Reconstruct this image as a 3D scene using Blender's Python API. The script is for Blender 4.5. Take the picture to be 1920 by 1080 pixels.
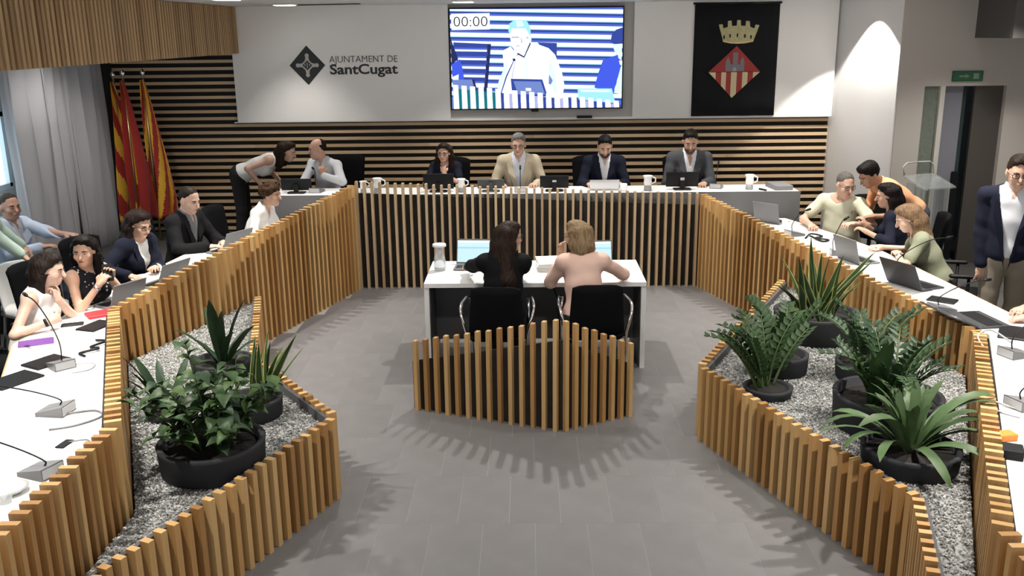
import bpy, math, random
import numpy as np
from mathutils import Matrix, Vector
random.seed(7); rng = np.random.default_rng(7)
for o in list(bpy.data.objects): bpy.data.objects.remove(o)
S = bpy.context.scene
COL = S.collection

# ---------------------------------------------------------------- camera
cam_d = bpy.data.cameras.new('camera'); cam = bpy.data.objects.new('camera', cam_d); COL.objects.link(cam)
cam_d.sensor_width = 36.0; cam_d.lens = 33.006; cam_d.clip_start = 0.05; cam_d.clip_end = 100
RT = Vector((0.9998244, 0.01479624, -0.01149942)); DN = Vector((-0.00720335, -0.2630443, -0.96475686)); FW = Vector((-0.01729963, 0.96467029, -0.26289153))
m = Matrix.Identity(4)
for i in range(3): m[i][0] = RT[i]; m[i][1] = -DN[i]; m[i][2] = -FW[i]
m[2][3] = 2.74
cam.matrix_world = m
S.camera = cam
# ---------------------------------------------------------------- world + exposure
w = bpy.data.worlds.new('world'); S.world = w; w.use_nodes = True
bg = w.node_tree.nodes['Background']; bg.inputs[0].default_value = (0.95, 0.97, 1.0, 1); bg.inputs[1].default_value = 1.0
S.view_settings.view_transform = 'Standard'; S.view_settings.look = 'None'; S.view_settings.gamma = 1.0
S.view_settings.exposure = 0.2; S.view_settings.use_curve_mapping = False
LK = 1.75
# ceiling downlights: x, y, watts, cone degrees, source radius  (built further down with their fixtures)
DOWNLIGHTS = [(-2.78, 11.24, 42, 92, .05), (-0.7, 10.9, 80, 92, .05), (1.3, 10.62, 80, 96, .05), (3.05, 11.1, 45, 90, .05),
              (-2.85, 9.3, 150, 84, .04), (-2.95, 7.4, 190, 86, .04), (-2.85, 5.4, 230, 90, .04), (-2.5, 3.8, 150, 90, .04),
              (2.85, 9.3, 160, 86, .04), (3.0, 7.4, 200, 90, .04), (2.85, 5.4, 230, 90, .04), (2.4, 3.8, 150, 90, .04),
              (0.1, 8.5, 130, 125, .03), (-1.2, 8.9, 45, 110, .05), (1.3, 8.9, 45, 110, .05), (0.0, 4.6, 90, 140, .1), (4.3, 8.0, 50, 100, .05),
              (-4.35, 9.9, 45, 125, .08), (-4.5, 8.0, 50, 110, .06), (4.9, 9.7, 80, 120, .06), (1.2, 6.2, 45, 110, .06), (-1.3, 6.4, 45, 110, .06)]  # left aisle lamps added to brighten curtains; doorway lamp raised for its wall

# ---------------------------------------------------------------- materials
MATS = {}
def nt(name):
    m = bpy.data.materials.new(name); m.use_nodes = True; t = m.node_tree
    return m, t, t.nodes['Principled BSDF']
def N(t, kind, **kw):
    n = t.nodes.new(kind)
    for k, v in kw.items(): setattr(n, k, v)
    return n
def mat(name, col, rough=.5, metal=0., var=0., scale=30., bump=0., bscale=200., coat=0., trans=0., ior=1.45, alpha=1., emit=None, estr=0., sheen=0., sub=0., spec=.5):
    if name in MATS: return MATS[name]
    m, t, b = nt(name)
    c = (col[0], col[1], col[2], 1)
    b.inputs['Base Color'].default_value = c; b.inputs['Roughness'].default_value = rough; b.inputs['Metallic'].default_value = metal
    b.inputs['Transmission Weight'].default_value = trans; b.inputs['IOR'].default_value = ior; b.inputs['Alpha'].default_value = alpha
    b.inputs['Specular IOR Level'].default_value = spec; b.inputs['Coat Weight'].default_value = coat; b.inputs['Sheen Weight'].default_value = sheen
    if sub: b.inputs['Subsurface Weight'].default_value = sub; b.inputs['Subsurface Scale'].default_value = .01
    if emit: b.inputs['Emission Color'].default_value = (*emit, 1); b.inputs['Emission Strength'].default_value = estr
    tc = N(t, 'ShaderNodeTexCoord')
    if var:
        n = N(t, 'ShaderNodeTexNoise'); n.inputs['Scale'].default_value = scale; n.inputs['Detail'].default_value = 4
        t.links.new(tc.outputs['Object'], n.inputs['Vector'])
        mr = N(t, 'ShaderNodeMapRange'); mr.inputs[1].default_value = .3; mr.inputs[2].default_value = .7; mr.inputs[3].default_value = 1 - var; mr.inputs[4].default_value = 1 + var
        t.links.new(n.outputs[0], mr.inputs[0])
        mx = N(t, 'ShaderNodeMix', data_type='RGBA', blend_type='MULTIPLY'); mx.inputs[0].default_value = 1; mx.inputs[6].default_value = c
        t.links.new(mr.outputs[0], mx.inputs[7]); t.links.new(mx.outputs[2], b.inputs['Base Color'])
    if bump:
        n2 = N(t, 'ShaderNodeTexNoise'); n2.inputs['Scale'].default_value = bscale; n2.inputs['Detail'].default_value = 3
        t.links.new(tc.outputs['Object'], n2.inputs['Vector'])
        bp = N(t, 'ShaderNodeBump'); bp.inputs['Strength'].default_value = bump; bp.inputs['Distance'].default_value = .01
        t.links.new(n2.outputs[0], bp.inputs['Height']); t.links.new(bp.outputs[0], b.inputs['Normal'])
    MATS[name] = m; return m
def wood(name, stops, rough=.5, stretch=(22, 22, 1.2), tint=1., bump=.15):
    m, t, b = nt(name)
    tc = N(t, 'ShaderNodeTexCoord'); oi = N(t, 'ShaderNodeObjectInfo'); mp = N(t, 'ShaderNodeMapping'); mp.inputs['Scale'].default_value = stretch
    ml = N(t, 'ShaderNodeMath', operation='MULTIPLY'); ml.inputs[1].default_value = 61.7
    t.links.new(oi.outputs['Random'], ml.inputs[0])
    cb = N(t, 'ShaderNodeCombineXYZ')
    for i in range(3): t.links.new(ml.outputs[0], cb.inputs[i])
    t.links.new(tc.outputs['Object'], mp.inputs['Vector']); t.links.new(cb.outputs[0], mp.inputs['Location'])
    n = N(t, 'ShaderNodeTexNoise'); n.inputs['Scale'].default_value = 1.; n.inputs['Detail'].default_value = 6; n.inputs['Distortion'].default_value = .8
    t.links.new(mp.outputs[0], n.inputs['Vector'])
    wn = N(t, 'ShaderNodeMath', operation='MULTIPLY_ADD'); wn.inputs[1].default_value = .62; 
    sub = N(t, 'ShaderNodeMath', operation='MULTIPLY'); sub.inputs[1].default_value = .55
    t.links.new(oi.outputs['Random'], sub.inputs[0]); t.links.new(n.outputs[0], wn.inputs[0]); t.links.new(sub.outputs[0], wn.inputs[2])
    rp = N(t, 'ShaderNodeValToRGB'); e = rp.color_ramp.elements
    while len(e) < len(stops): e.new(.5)
    for i, (p, c) in enumerate(stops): e[i].position = p; e[i].color = (c[0]*tint, c[1]*tint, c[2]*tint, 1)
    t.links.new(wn.outputs[0], rp.inputs[0]); t.links.new(rp.outputs[0], b.inputs['Base Color'])
    # knots
    b.inputs['Roughness'].default_value = rough
    bp = N(t, 'ShaderNodeBump'); bp.inputs['Strength'].default_value = bump; bp.inputs['Distance'].default_value = .004
    t.links.new(n.outputs[0], bp.inputs['Height']); t.links.new(bp.outputs[0], b.inputs['Normal'])
    MATS[name] = m; return m

# ---------------------------------------------------------------- mesh helpers
def mesh_from(name, V, F, smooth=False, mats=None, mi=None):
    me = bpy.data.meshes.new(name)
    me.from_pydata([tuple(v) for v in V], [], F); me.update()
    if smooth: me.polygons.foreach_set('use_smooth', [True]*len(me.polygons))
    if mats:
        for q in mats: me.materials.append(q)
        if mi is not None: me.polygons.foreach_set('material_index', mi)
    return me
def np_mesh(name, V, Q, m):
    me = bpy.data.meshes.new(name); n = len(V); k = len(Q)
    me.vertices.add(n); me.vertices.foreach_set('co', np.asarray(V, np.float32).ravel())
    s = Q.shape[1] if k else 4
    me.loops.add(k*s); me.loops.foreach_set('vertex_index', np.asarray(Q, np.int32).ravel())
    me.polygons.add(k); me.polygons.foreach_set('loop_start', np.arange(0, k*s, s, dtype=np.int32))
    me.polygons.foreach_set('use_smooth', np.ones(k, bool)); me.update(calc_edges=True); me.validate()
    me.materials.append(m); return me
class MB:
    def __init__(s): s.v = []; s.f = []; s.mi = []; s.cur = 0
    def add(s, V, F):
        o = len(s.v); s.v += [tuple(p) for p in V]; s.f += [tuple(i+o for i in f) for f in F]; s.mi += [s.cur]*len(F); return s
    def box(s, c, d, rz=0., M=None, taper=1.):
        x, y, z = d[0]/2, d[1]/2, d[2]/2
        P = [(-x,-y,-z),(x,-y,-z),(x,y,-z),(-x,y,-z),(-x*taper,-y*taper,z),(x*taper,-y*taper,z),(x*taper,y*taper,z),(-x*taper,y*taper,z)]
        R = M if M is not None else Matrix.Rotation(rz, 3, 'Z')
        V = [R @ Vector(p) + Vector(c) for p in P]
        return s.add(V, [(0,3,2,1),(4,5,6,7),(0,1,5,4),(1,2,6,5),(2,3,7,6),(3,0,4,7)])
    def rbox(s, c, d, r=.01, rz=0., M=None, n=3):
        """box with rounded vertical-profile edges: rounded rectangle in xy, extruded with small bevel"""
        x, y, z = d[0]/2, d[1]/2, d[2]/2; r = min(r, x*.99, y*.99); b = min(r*.5, z*.9)
        ring = []
        for cx, cy, a0 in ((x-r, y-r, 0), (-x+r, y-r, 90), (-x+r, -y+r, 180), (x-r, -y+r, 270)):
            for k in range(n+1):
                a = math.radians(a0+90*k/n); ring.append((cx, cy, math.cos(a), math.sin(a)))
        R = M if M is not None else Matrix.Rotation(rz, 3, 'Z'); V = []; L = len(ring)
        for zz, ins in ((-z, b), (-z+b, 0), (z-b, 0), (z, b)):
            for cx, cy, ca, sa in ring: V.append(R @ Vector((cx+(r-ins)*ca, cy+(r-ins)*sa, zz)) + Vector(c))
        F = [tuple(range(L-1, -1, -1)), tuple(range(3*L, 4*L))]
        for k in range(3):
            for i in range(L): j = (i+1) % L; F.append((k*L+i, k*L+j, (k+1)*L+j, (k+1)*L+i))
        return s.add(V, F)
    def prism(s, poly, z0, z1):
        n = len(poly); a = sum(poly[i][0]*poly[(i+1)%n][1]-poly[(i+1)%n][0]*poly[i][1] for i in range(n))
        if a < 0: poly = poly[::-1]
        V = [(p[0], p[1], z0) for p in poly] + [(p[0], p[1], z1) for p in poly]
        return s.add(V, [tuple(range(n-1, -1, -1)), tuple(range(n, 2*n))] + [(i, (i+1)%n, n+(i+1)%n, n+i) for i in range(n)])
    def tube(s, pts, r, n=8, cap=True):
        P = [Vector(p) for p in pts]; R = r if isinstance(r, (list, tuple)) else [r]*len(P); V = []; F = []
        up = Vector((0, 0, 1)); 
        for i, p in enumerate(P):
            d = (P[min(i+1, len(P)-1)]-P[max(i-1, 0)]).normalized()
            a = d.cross(up)
            if a.length < 1e-3: a = d.cross(Vector((1, 0, 0)))
            a.normalize(); b = a.cross(d).normalized()
            if i and a.dot(pa) < 0: a = -a; b = -b
            pa = a
            for k in range(n):
                t = 2*math.pi*k/n; V.append(p + (a*math.cos(t)+b*math.sin(t))*R[i])
        for i in range(len(P)-1):
            for k in range(n): F.append((i*n+k, i*n+(k+1)%n, (i+1)*n+(k+1)%n, (i+1)*n+k))
        if cap: F.append(tuple(range(n-1, -1, -1))); F.append(tuple(range((len(P)-1)*n, len(P)*n)))
        return s.add(V, F)
    def lathe(s, prof, n=24, c=(0, 0, 0), sx=1., sy=1.):
        V = []; F = []
        for r, z in prof:
            for k in range(n): t = 2*math.pi*k/n; V.append((c[0]+r*sx*math.cos(t), c[1]+r*sy*math.sin(t), c[2]+z))
        for i in range(len(prof)-1):
            for k in range(n): F.append((i*n+k, i*n+(k+1)%n, (i+1)*n+(k+1)%n, (i+1)*n+k))
        if prof[0][0] > 1e-6: F.append(tuple(range(n-1, -1, -1)))
        if prof[-1][0] > 1e-6: F.append(tuple(range((len(prof)-1)*n, len(prof)*n)))
        return s.add(V, F)
    def ell(s, c, r, n=10, m=7, M=None):
        V = []; F = []; R = M if M is not None else Matrix.Identity(3)
        for i in range(m+1):
            ph = math.pi*i/m - math.pi/2
            for k in range(n):
                t = 2*math.pi*k/n; V.append(R @ Vector((r[0]*math.cos(ph)*math.cos(t), r[1]*math.cos(ph)*math.sin(t), r[2]*math.sin(ph))) + Vector(c))
        for i in range(m):
            for k in range(n): F.append((i*n+k, i*n+(k+1)%n, (i+1)*n+(k+1)%n, (i+1)*n+k))
        return s.add(V, F)
    def build(s, name, m, parent=None, smooth=False, loc=None, rz=0., clean=True):
        me = mesh_from(name, s.v, s.f, smooth, m if isinstance(m, (list, tuple)) else [m], s.mi if isinstance(m, (list, tuple)) else None)
        o = bpy.data.objects.new(name, me); COL.objects.link(o)
        if parent: o.parent = parent
        if loc: o.location = loc
        if rz: o.rotation_euler = (0, 0, rz)
        return o
def tag(o, label=None, cat=None, group=None, kind=None):
    if label: o['label'] = label
    if cat: o['category'] = cat
    if group: o['group'] = group
    if kind: o['kind'] = kind
    return o
def thing(name, label, cat, loc=(0, 0, 0), rz=0., group=None):
    o = bpy.data.objects.new(name, None); COL.objects.link(o); o.location = loc; o.rotation_euler = (0, 0, rz); o.empty_display_size = .1
    return tag(o, label, cat, group)
def struct(name, label=None): 
    o = bpy.data.objects.new(name, None); COL.objects.link(o); o['kind'] = 'structure'
    if label: o['label'] = label
    return o
def link_mesh(name, me, parent=None, loc=(0, 0, 0), rot=(0, 0, 0), scale=(1, 1, 1)):
    o = bpy.data.objects.new(name, me); COL.objects.link(o); o.parent = parent; o.location = loc; o.rotation_euler = rot; o.scale = scale; return o
def dup(root, loc, rz=None, label=None, group=None):
    r = root.copy(); COL.objects.link(r); r.location = loc
    if rz is not None: r.rotation_euler = (0, 0, rz)
    if label: r['label'] = label
    if group: r['group'] = group
    for ch in root.children:
        c = ch.copy(); COL.objects.link(c); c.parent = r
        for g in ch.children:
            d = g.copy(); COL.objects.link(d); d.parent = c
    return r
def text_mesh(txt, size, bold=0., extr=.004, align='LEFT', space=1.):
    cu = bpy.data.curves.new('t', 'FONT'); cu.body = txt; cu.size = size; cu.offset = bold; cu.extrude = extr; cu.align_x = align; cu.space_character = space; cu.resolution_u = 4
    ob = bpy.data.objects.new('t', cu); COL.objects.link(ob)
    dg = bpy.context.evaluated_depsgraph_get(); me = bpy.data.meshes.new_from_object(ob.evaluated_get(dg))
    bpy.data.objects.remove(ob); bpy.data.curves.remove(cu); return me
R = math.radians
def spline(pts, n=5):
    P = [Vector(p) for p in pts]; P = [P[0]*2-P[1]]+P+[P[-1]*2-P[-2]]; out = []
    for i in range(1, len(P)-2):
        a, b, c, d_ = P[i-1:i+3]
        for k in range(n):
            t = k/n; out.append(.5*((2*b)+(c-a)*t+(2*a-5*b+4*c-d_)*t*t+(3*b-a-3*c+d_)*t**3))
    return out+[P[-2]]

# ---------------------------------------------------------------- palette
WOOD = wood('slat_wood', [(.12, (.20, .085, .024)), (.34, (.355, .18, .056)), (.58, (.48, .27, .095)), (.85, (.57, .365, .155))])
WOODB = wood('light_paled_slat_wood', [(.1, (.25, .155, .08)), (.4, (.40, .275, .155)), (.8, (.50, .37, .23))])  # same slat wood, with the light at the back barrier put into its colour
WOODW = wood('wall_batten_wood', [(.1, (.40, .25, .13)), (.4, (.58, .40, .23)), (.8, (.70, .51, .32))], stretch=(.35, 20, 20))
WOODS = wood('bulkhead_wood', [(.1, (.165, .088, .030)), (.4, (.30, .178, .072)), (.8, (.42, .27, .125))])
DARK = mat('dark_panel', (.022, .019, .016), .6, spec=.25, var=.25, scale=6)
GREYP = mat('grey_panel', (.125, .125, .128), .55)
WHITE = mat('white_laminate', (.82, .82, .81), .35)
EDGE = mat('plywood_edge', (.55, .36, .18), .5)
WALLW = mat('white_paint', (.84, .825, .80), .8, bump=.05, bscale=300)
WALLR = mat('pier_paint', (.74, .73, .72), .8, bump=.05, bscale=300)
WALLG = mat('greige_paint', (.56, .525, .48), .8)
BLACK = mat('black_plastic', (.009, .009, .010), .45, spec=.25)
BLACKF = mat('black_fabric', (.005, .005, .006), .9, spec=.12)
SILVER = mat('silver_metal', (.55, .55, .56), .3, 1.)
CHROME = mat('chrome', (.85, .85, .86), .12, 1.)
GREYM = mat('grey_plastic', (.16, .16, .165), .4)
LGREY = mat('light_grey_plastic', (.42, .42, .43), .4)
PAPER = mat('paper', (.85, .85, .84), .7)
GLASS = mat('clear_glass', (.95, .97, 1), .05, alpha=.22)
# ================================================================ the room
TILE = mat('floor_tile', (.162, .157, .159), .45, var=.07, scale=5, bump=.03, bscale=40)
def tile_mat():
    m = MATS['floor_tile']; t = m.node_tree; b = t.nodes['Principled BSDF']
    oi = N(t, 'ShaderNodeObjectInfo'); mr = N(t, 'ShaderNodeMapRange'); mr.inputs[3].default_value = .95; mr.inputs[4].default_value = 1.05
    t.links.new(oi.outputs['Random'], mr.inputs[0])
    src = b.inputs['Base Color'].links[0].from_socket
    mx = N(t, 'ShaderNodeMix', data_type='RGBA', blend_type='MULTIPLY'); mx.inputs[0].default_value = 1
    t.links.new(src, mx.inputs[6]); t.links.new(mr.outputs[0], mx.inputs[7]); t.links.new(mx.outputs[2], b.inputs['Base Color'])
tile_mat()
floor = struct('floor', 'grey stone-look tiled floor')
MB().box((0.3, 6.3, -.0515), (13.4, 14.6, .1)).build('screed', mat('grout', (.36, .35, .34), .8), floor)
# tiles 0.3 x 0.6 in running bond
tb = MB(); g = .0012; tb.box((.15, .3, -.0005), (.3-2*g, .6-.0005, .002)); tme = mesh_from('tile', tb.v, tb.f, mats=[TILE])
y0 = 1.89; row = 0
XL = lambda y: 2.75 if y < 8 else 2.2
for r_ in range(14):
    y = 5.48 + (r_-4)*.6
    if y > 10.0: continue
    off = 0.03 + (.15 if r_ % 2 else 0.)
    k = -12
    while True:
        x = off + .3*k; k += 1
        if x > 2.9: break
        lim = 2.95 - max(0, (y-6))*.29 if y > 6 else 1.95+max(0, y-4)*.3
        if abs(x+.15) > lim: continue
        link_mesh('tile', tme, floor, (x, y, 0))
# floor beyond the tiled zone one can see stays plain slabs
CARP = mat('aisle_floor', (.085, .082, .08), .6, var=.1, scale=8)
MB().box((-4.75, 6.3, -.0005), (3.1, 14.4, .003)).build('floor_slab', CARP, floor); MB().box((4.9, 6.3, -.0005), (3.4, 14.4, .003)).build('floor_slab', CARP, floor)
# dais at the back
d = struct('floor_dais', 'raised platform behind the slatted barrier')
MB().box((-.6, 11.1, .135), (9.4, 1.8, .27)).build('platform', mat('dais_floor', (.09, .085, .082), .5), d)

ceil = struct('ceiling', 'white suspended ceiling')
MB().box((.35, 6.2, 3.13), (13.3, 14.6, .1)).build('ceiling_slab', mat('ceiling_paint', (.62, .63, .64), .9), ceil)
MB().box((-2.35, 11.35, 3.075), (.9, .05, .01), rz=R(-14)).build('ceiling_slot', BLACK, ceil)

# back wall: dark base, horizontal battens, white panel
wb = struct('wall_back', 'dark back wall with horizontal wooden battens and a white upper panel')
MB().box((-.75, 12.16, 1.54), (9.3, .2, 3.08)).build('backing', mat('batten_backing', (.012, .011, .010), .7), wb)
p = MB(); p.box((-2.305, 12.0, 2.38), (2.69, .12, 1.40)); p.build('panel', WALLW, wb)
p = MB(); p.box((2.56, 12.0, 2.38), (2.48, .12, 1.40)); p.build('panel', WALLW, wb)
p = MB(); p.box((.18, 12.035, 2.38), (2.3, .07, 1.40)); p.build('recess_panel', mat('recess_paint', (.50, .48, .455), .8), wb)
MB().box((.18, 11.975, 1.69), (2.3, .05, .02)).build('ledge', WALLW, wb)
bm_ = MB(); bm_.box((.5, 0, 0), (1, 1, 1)); bme = mesh_from('batten', bm_.v, bm_.f, mats=[WOODW])
z = 1.635
while z > .3:
    x = -5.3
    while x < 3.7:
        L = min(random.uniform(1.6, 2.6), 3.795-x)
        if 3.795-x-L < .3: L = 3.795-x
        link_mesh('batten', bme, wb, (x, 12.03, z), scale=(L-.002, .05, .037)); x += L
    z -= .0885
z = 1.635+.0885
while z < 3.0:
    x = -5.3; link_mesh('batten', bme, wb, (x, 12.03, z), scale=(1.64, .05, .037)); z += .0885
MB().box((.05, 12.0, 1.676), (7.5, .10, .012)).build('panel_lip', WALLW, wb)

# left: window wall, curtains, slatted bulkhead
wl = struct('wall_left', 'window wall behind grey curtains')
MB().box((-5.5, 10.95, 1.54), (.1, 2.3, 3.08)).build('wall_panel', WALLG, wl)
MB().box((-5.5, 6.0, .6), (.1, 7.6, 1.24)).build('wall_panel', WALLG, wl)
MB().box((-5.5, 6.0, 2.54), (.1, 7.6, 1.08)).build('wall_panel', WALLG, wl)
MB().box((-5.5, 4.6, 1.66), (.1, 4.8, 1.72)).build('wall_panel', WALLG, wl)
win = struct('window_1', 'bright window pane at the left edge')
MB().box((-5.52, 8.4, 1.62), (.02, 2.8, .78)).build('pane', mat('daylight_pane', (.7, .85, 1.), .2, emit=(.62, .86, 1.), estr=2.2), win)
f_ = MB()
for yy in (7.0, 8.4, 9.78): f_.box((-5.47, yy, 1.62), (.05, .06, .78))
for zz in (1.24, 1.99): f_.box((-5.47, 8.4, zz), (.05, 2.8, .06))
f_.build('window_frame', mat('window_frame_white', (.6, .6, .6), .5), win)
MB().box((-5.30, 11.84, 1.3), (.22, .26, 2.6)).build('corner_post', mat('corner_post_dark', (.015, .02, .025), .6), wl)
def curtain(name, label, ya, yb, x0, n, amp, z0=.06, z1=2.62):
    V = []; F = []; k = n*14
    for j, zz in enumerate((z0, .6, 1.2, 1.8, z1)):
        for i in range(k+1):
            t = i/k; a = amp*(1.15-.25*j/4)
            ph = t*n*2*math.pi + .5*math.sin(t*9.1)
            V.append((x0+a*math.sin(ph)+.02*math.sin(j*1.3+t*17), ya+(yb-ya)*t+.35*a*math.sin(2*ph+.4), zz))
    W = k+1
    for j in range(4):
        for i in range(k): F.append((j*W+i, j*W+i+1, (j+1)*W+i+1, (j+1)*W+i))
    me = mesh_from(name, V, F, True, [CURT]); o = bpy.data.objects.new(name, me); COL.objects.link(o)
    so = o.modifiers.new('s', 'SOLIDIFY'); so.thickness = .004
    return tag(o, label, 'curtain', 'curtains on the left wall')
CURT = mat('grey_curtain', (.52, .52, .54), .85, sheen=.2, bump=.1, bscale=400)
curtain('curtain', 'long grey pleated curtain panel hanging next to the flags', 10.62, 11.62, -5.19, 4, .075)
curtain('curtain', 'long grey pleated curtain panel nearest the bright window edge', 9.37, 10.58, -5.19, 4, .085)

bk = struct('trim_1', 'wooden slatted bulkhead hanging from the ceiling over the left side')
MB().box((-3.86, 7.65, 2.81), (.5, 8.6, .53)).build('bulkhead_core', DARK, bk)
sm_ = MB(); sm_.box((0, 0, .5), (1, 1, 1)); sme = mesh_from('slat', sm_.v, sm_.f, mats=[WOODS])
y = 3.6; i = 0
while y < 11.93:
    link_mesh('slat', sme, bk, (-3.585+random.uniform(-.003, .003), y, 2.525), scale=(.06, .042, .55)); y += .074 if y < 8.2 else .066

# right: pier, door wall, door
wr = struct('wall_right', 'white wall pier beside the battens, washed by a spotlight')
MB().prism([(3.8, 12.06), (4.22, 11.0), (4.32, 11.04), (3.95, 12.2)], 0, 3.08).build('pier', WALLR, wr)
wd = struct('wall_door', 'greige wall around the doorway')
MB().box((4.39, 11.06, 1.045), (.30, .12, 2.09)).build('wall_panel', WALLG, wd)
MB().box((5.9, 11.06, 1.045), (.86, .12, 2.09)).build('wall_panel', WALLG, wd)
MB().box((5.28, 11.06, 2.34), (2.1, .12, .5)).build('wall_panel', WALLG, wd)
MB().box((5.28, 11.06, 2.84), (2.1, .12, .5)).build('header_panel', WALLG, wd)
MB().box((5.75, 10.6, 2.85), (1.42, .9, .46)).build('duct_box', mat('duct_grey', (.09, .085, .08), .7), wd)
MB().box((6.36, 7.0, 1.54), (.1, 8.2, 3.08)).build('side_panel', WALLG, wd)
hall = struct('wall_corridor', 'dim corridor seen through the doorway')
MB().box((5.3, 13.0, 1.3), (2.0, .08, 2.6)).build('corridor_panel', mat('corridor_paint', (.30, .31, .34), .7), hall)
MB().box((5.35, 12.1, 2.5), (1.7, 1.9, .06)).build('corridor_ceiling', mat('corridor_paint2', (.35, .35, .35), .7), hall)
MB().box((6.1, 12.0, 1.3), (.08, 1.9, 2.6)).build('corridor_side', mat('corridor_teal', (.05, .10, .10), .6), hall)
dr = struct('door_1', 'doorway with glazed side light and half open leaves')
MB().box((4.745, 11.04, 1.045), (.055, .1, 2.09)).build('jamb', mat('jamb_paint', (.62, .60, .54), .5), dr)
MB().box((4.64, 11.06, 1.045), (.18, .03, 2.09)).build('side_light', mat('green_glass', (.20, .23, .19), .15, var=.1), dr)
MB().box((4.90, 11.14, 1.045), (.26, .05, 2.09)).build('door_leaf', mat('lilac_door', (.25, .25, .29), .5), dr)
MB().box((5.075, 11.55, 1.045), (.05, .75, 2.09)).build('door_edge', mat('teal_door', (.035, .06, .06), .5), dr)
MB().box((5.315, 11.10, 1.045), (.33, .05, 2.09)).build('door_leaf', mat('brown_door', (.085, .075, .066), .5), dr)
MB().box((5.02, 11.07, .55), (.06, .06, 1.1)).build('push_bar', BLACK, dr)
# ================================================================ downlights
for i, (x, y, wt, cone, rad) in enumerate(DOWNLIGHTS):
    seen = {0: 'square recessed downlight near the logo panel', 1: 'square recessed downlight above the left edge of the screen'}
    t = thing('ceiling_downlight', seen.get(i, 'recessed ceiling downlight above the council tables or added over the aisles, out of the picture'), 'light', (x, y, 3.08), 0, 'recessed ceiling downlights')
    MB().rbox((0, 0, -.005), (.26, .26, .012), .03).build('trim_ring', mat('lamp_trim', (.7, .7, .7), .4), t)
    MB().rbox((0, 0, -.0125), (.22, .22, .006), .025).build('lens', mat('lamp_lens', (1, 1, 1), .3, emit=(1, .98, .94), estr=6), t)
    L = bpy.data.lights.new('lamp', 'SPOT'); L.energy = wt*LK; L.color = (1., .95, .88); L.spot_size = R(cone); L.spot_blend = .8; L.shadow_soft_size = rad
    lo = bpy.data.objects.new('lamp', L); COL.objects.link(lo); lo.parent = t; lo.location = (0, 0, -.04)
# wall washer in front of the pier
t = thing('wall_spotlight', 'small recessed ceiling spotlight washing the white pier', 'light', (3.885, 11.27, 3.08))
MB().lathe([(.03, -.006), (.05, -.008), (.055, 0)], 20).build('trim_ring', mat('lamp_trim', (.7, .7, .7), .4), t, True)
L = bpy.data.lights.new('lamp', 'SPOT'); L.energy = 190; L.color = (1, .96, .9); L.spot_size = R(80); L.spot_blend = .2; L.shadow_soft_size = .01
lo = bpy.data.objects.new('lamp', L); COL.objects.link(lo); lo.parent = t; lo.location = (0, 0, -.015)

# ================================================================ slatted barriers
bx = MB(); bx.box((0, 0, .5), (1, 1, 1)); slat_me = mesh_from('slat', bx.v, bx.f, mats=[WOOD]); slatB_me = mesh_from('slat', bx.v, bx.f, mats=[WOODB])
def run(parent, pts, me=None, pitch=.0845, th=.03, dep=.075, z0=0., inward=1, back_drop=.06, jit=.006, backm=None, panel=True, ends=True, back_in=.005):
    """pts: (x, y, top). slats stand on the side of the line given by inward (+1 = left of travel)"""
    me = me or slat_me
    for (xa, ya, ta), (xb, yb, tb_) in zip(pts[:-1], pts[1:]):
        dx, dy = xb-xa, yb-ya; L = math.hypot(dx, dy); a = math.atan2(dy, dx); n = max(1, round(L/pitch)); nx, ny = -dy/L*inward, dx/L*inward
        for k in range(n):
            t = (k+.5)/n; top = ta+(tb_-ta)*t+random.uniform(-jit, jit)
            link_mesh('slat', me, parent, (xa+dx*t+nx*dep/2, ya+dy*t+ny*dep/2, z0), (0, 0, a+random.uniform(-.02, .02)), (th, dep, top-z0))
        if panel:
            b = MB(); V = []
            for (x, y, tp) in ((xa, ya, ta), (xb, yb, tb_)):
                for off in (-.018, back_in):
                    for zz in (z0+.0, tp-back_drop): V.append((x+nx*off, y+ny*off, zz))
            b.add(V, [(0, 1, 3, 2), (4, 6, 7, 5), (0, 4, 5, 1), (2, 3, 7, 6), (1, 5, 7, 3), (0, 2, 6, 4)])
            b.build('backing_panel', backm or DARK, parent)
bb = thing('slatted_barrier', 'long dark barrier with thin slats coloured paler for the light in front of the head table', 'barrier', (0, 0, 0))
run(bb, [(-1.90, 10.14, 1.195), (1.88, 10.14, 1.03)], slatB_me, inward=-1, th=.026, dep=.07, back_drop=0.13)
lb = thing('slatted_barrier', 'left golden wooden slat barrier rising toward the head table', 'barrier', (0, 0, 0))
LBP = [(-1.93, 10.08, 1.165), (-2.50, 8.2, 1.02), (-3.02, 6.42, .865), (-2.06, 4.18, .93), (-2.05, 2.7, .93)]
run(lb, LBP, inward=1, dep=.08, th=.032)
rb = thing('slatted_barrier', 'right golden wooden slat barrier falling toward the planter corner', 'barrier', (0, 0, 0))
RBP = [(1.93, 10.10, 1.03), (2.20, 9.25, .965), (2.78, 7.4, .80), (3.06, 6.03, .77), (1.90, 3.33, .84), (1.90, 2.6, .84)]
run(rb, RBP, inward=-1, dep=.08, th=.032)
cs = thing('slatted_screen', 'low V-shaped slat screen behind the two seated women', 'screen', (0, 0, 0))
run(cs, [(-.87, 6.62, .535), (.235, 6.19, .835)], inward=-1, dep=.042, th=.029, back_drop=.16, pitch=.0835, back_in=-.002)
run(cs, [(.215, 6.19, .835), (.76, 6.48, .55)], inward=-1, dep=.042, th=.029, back_drop=.16, pitch=.075, back_in=-.002)

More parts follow.
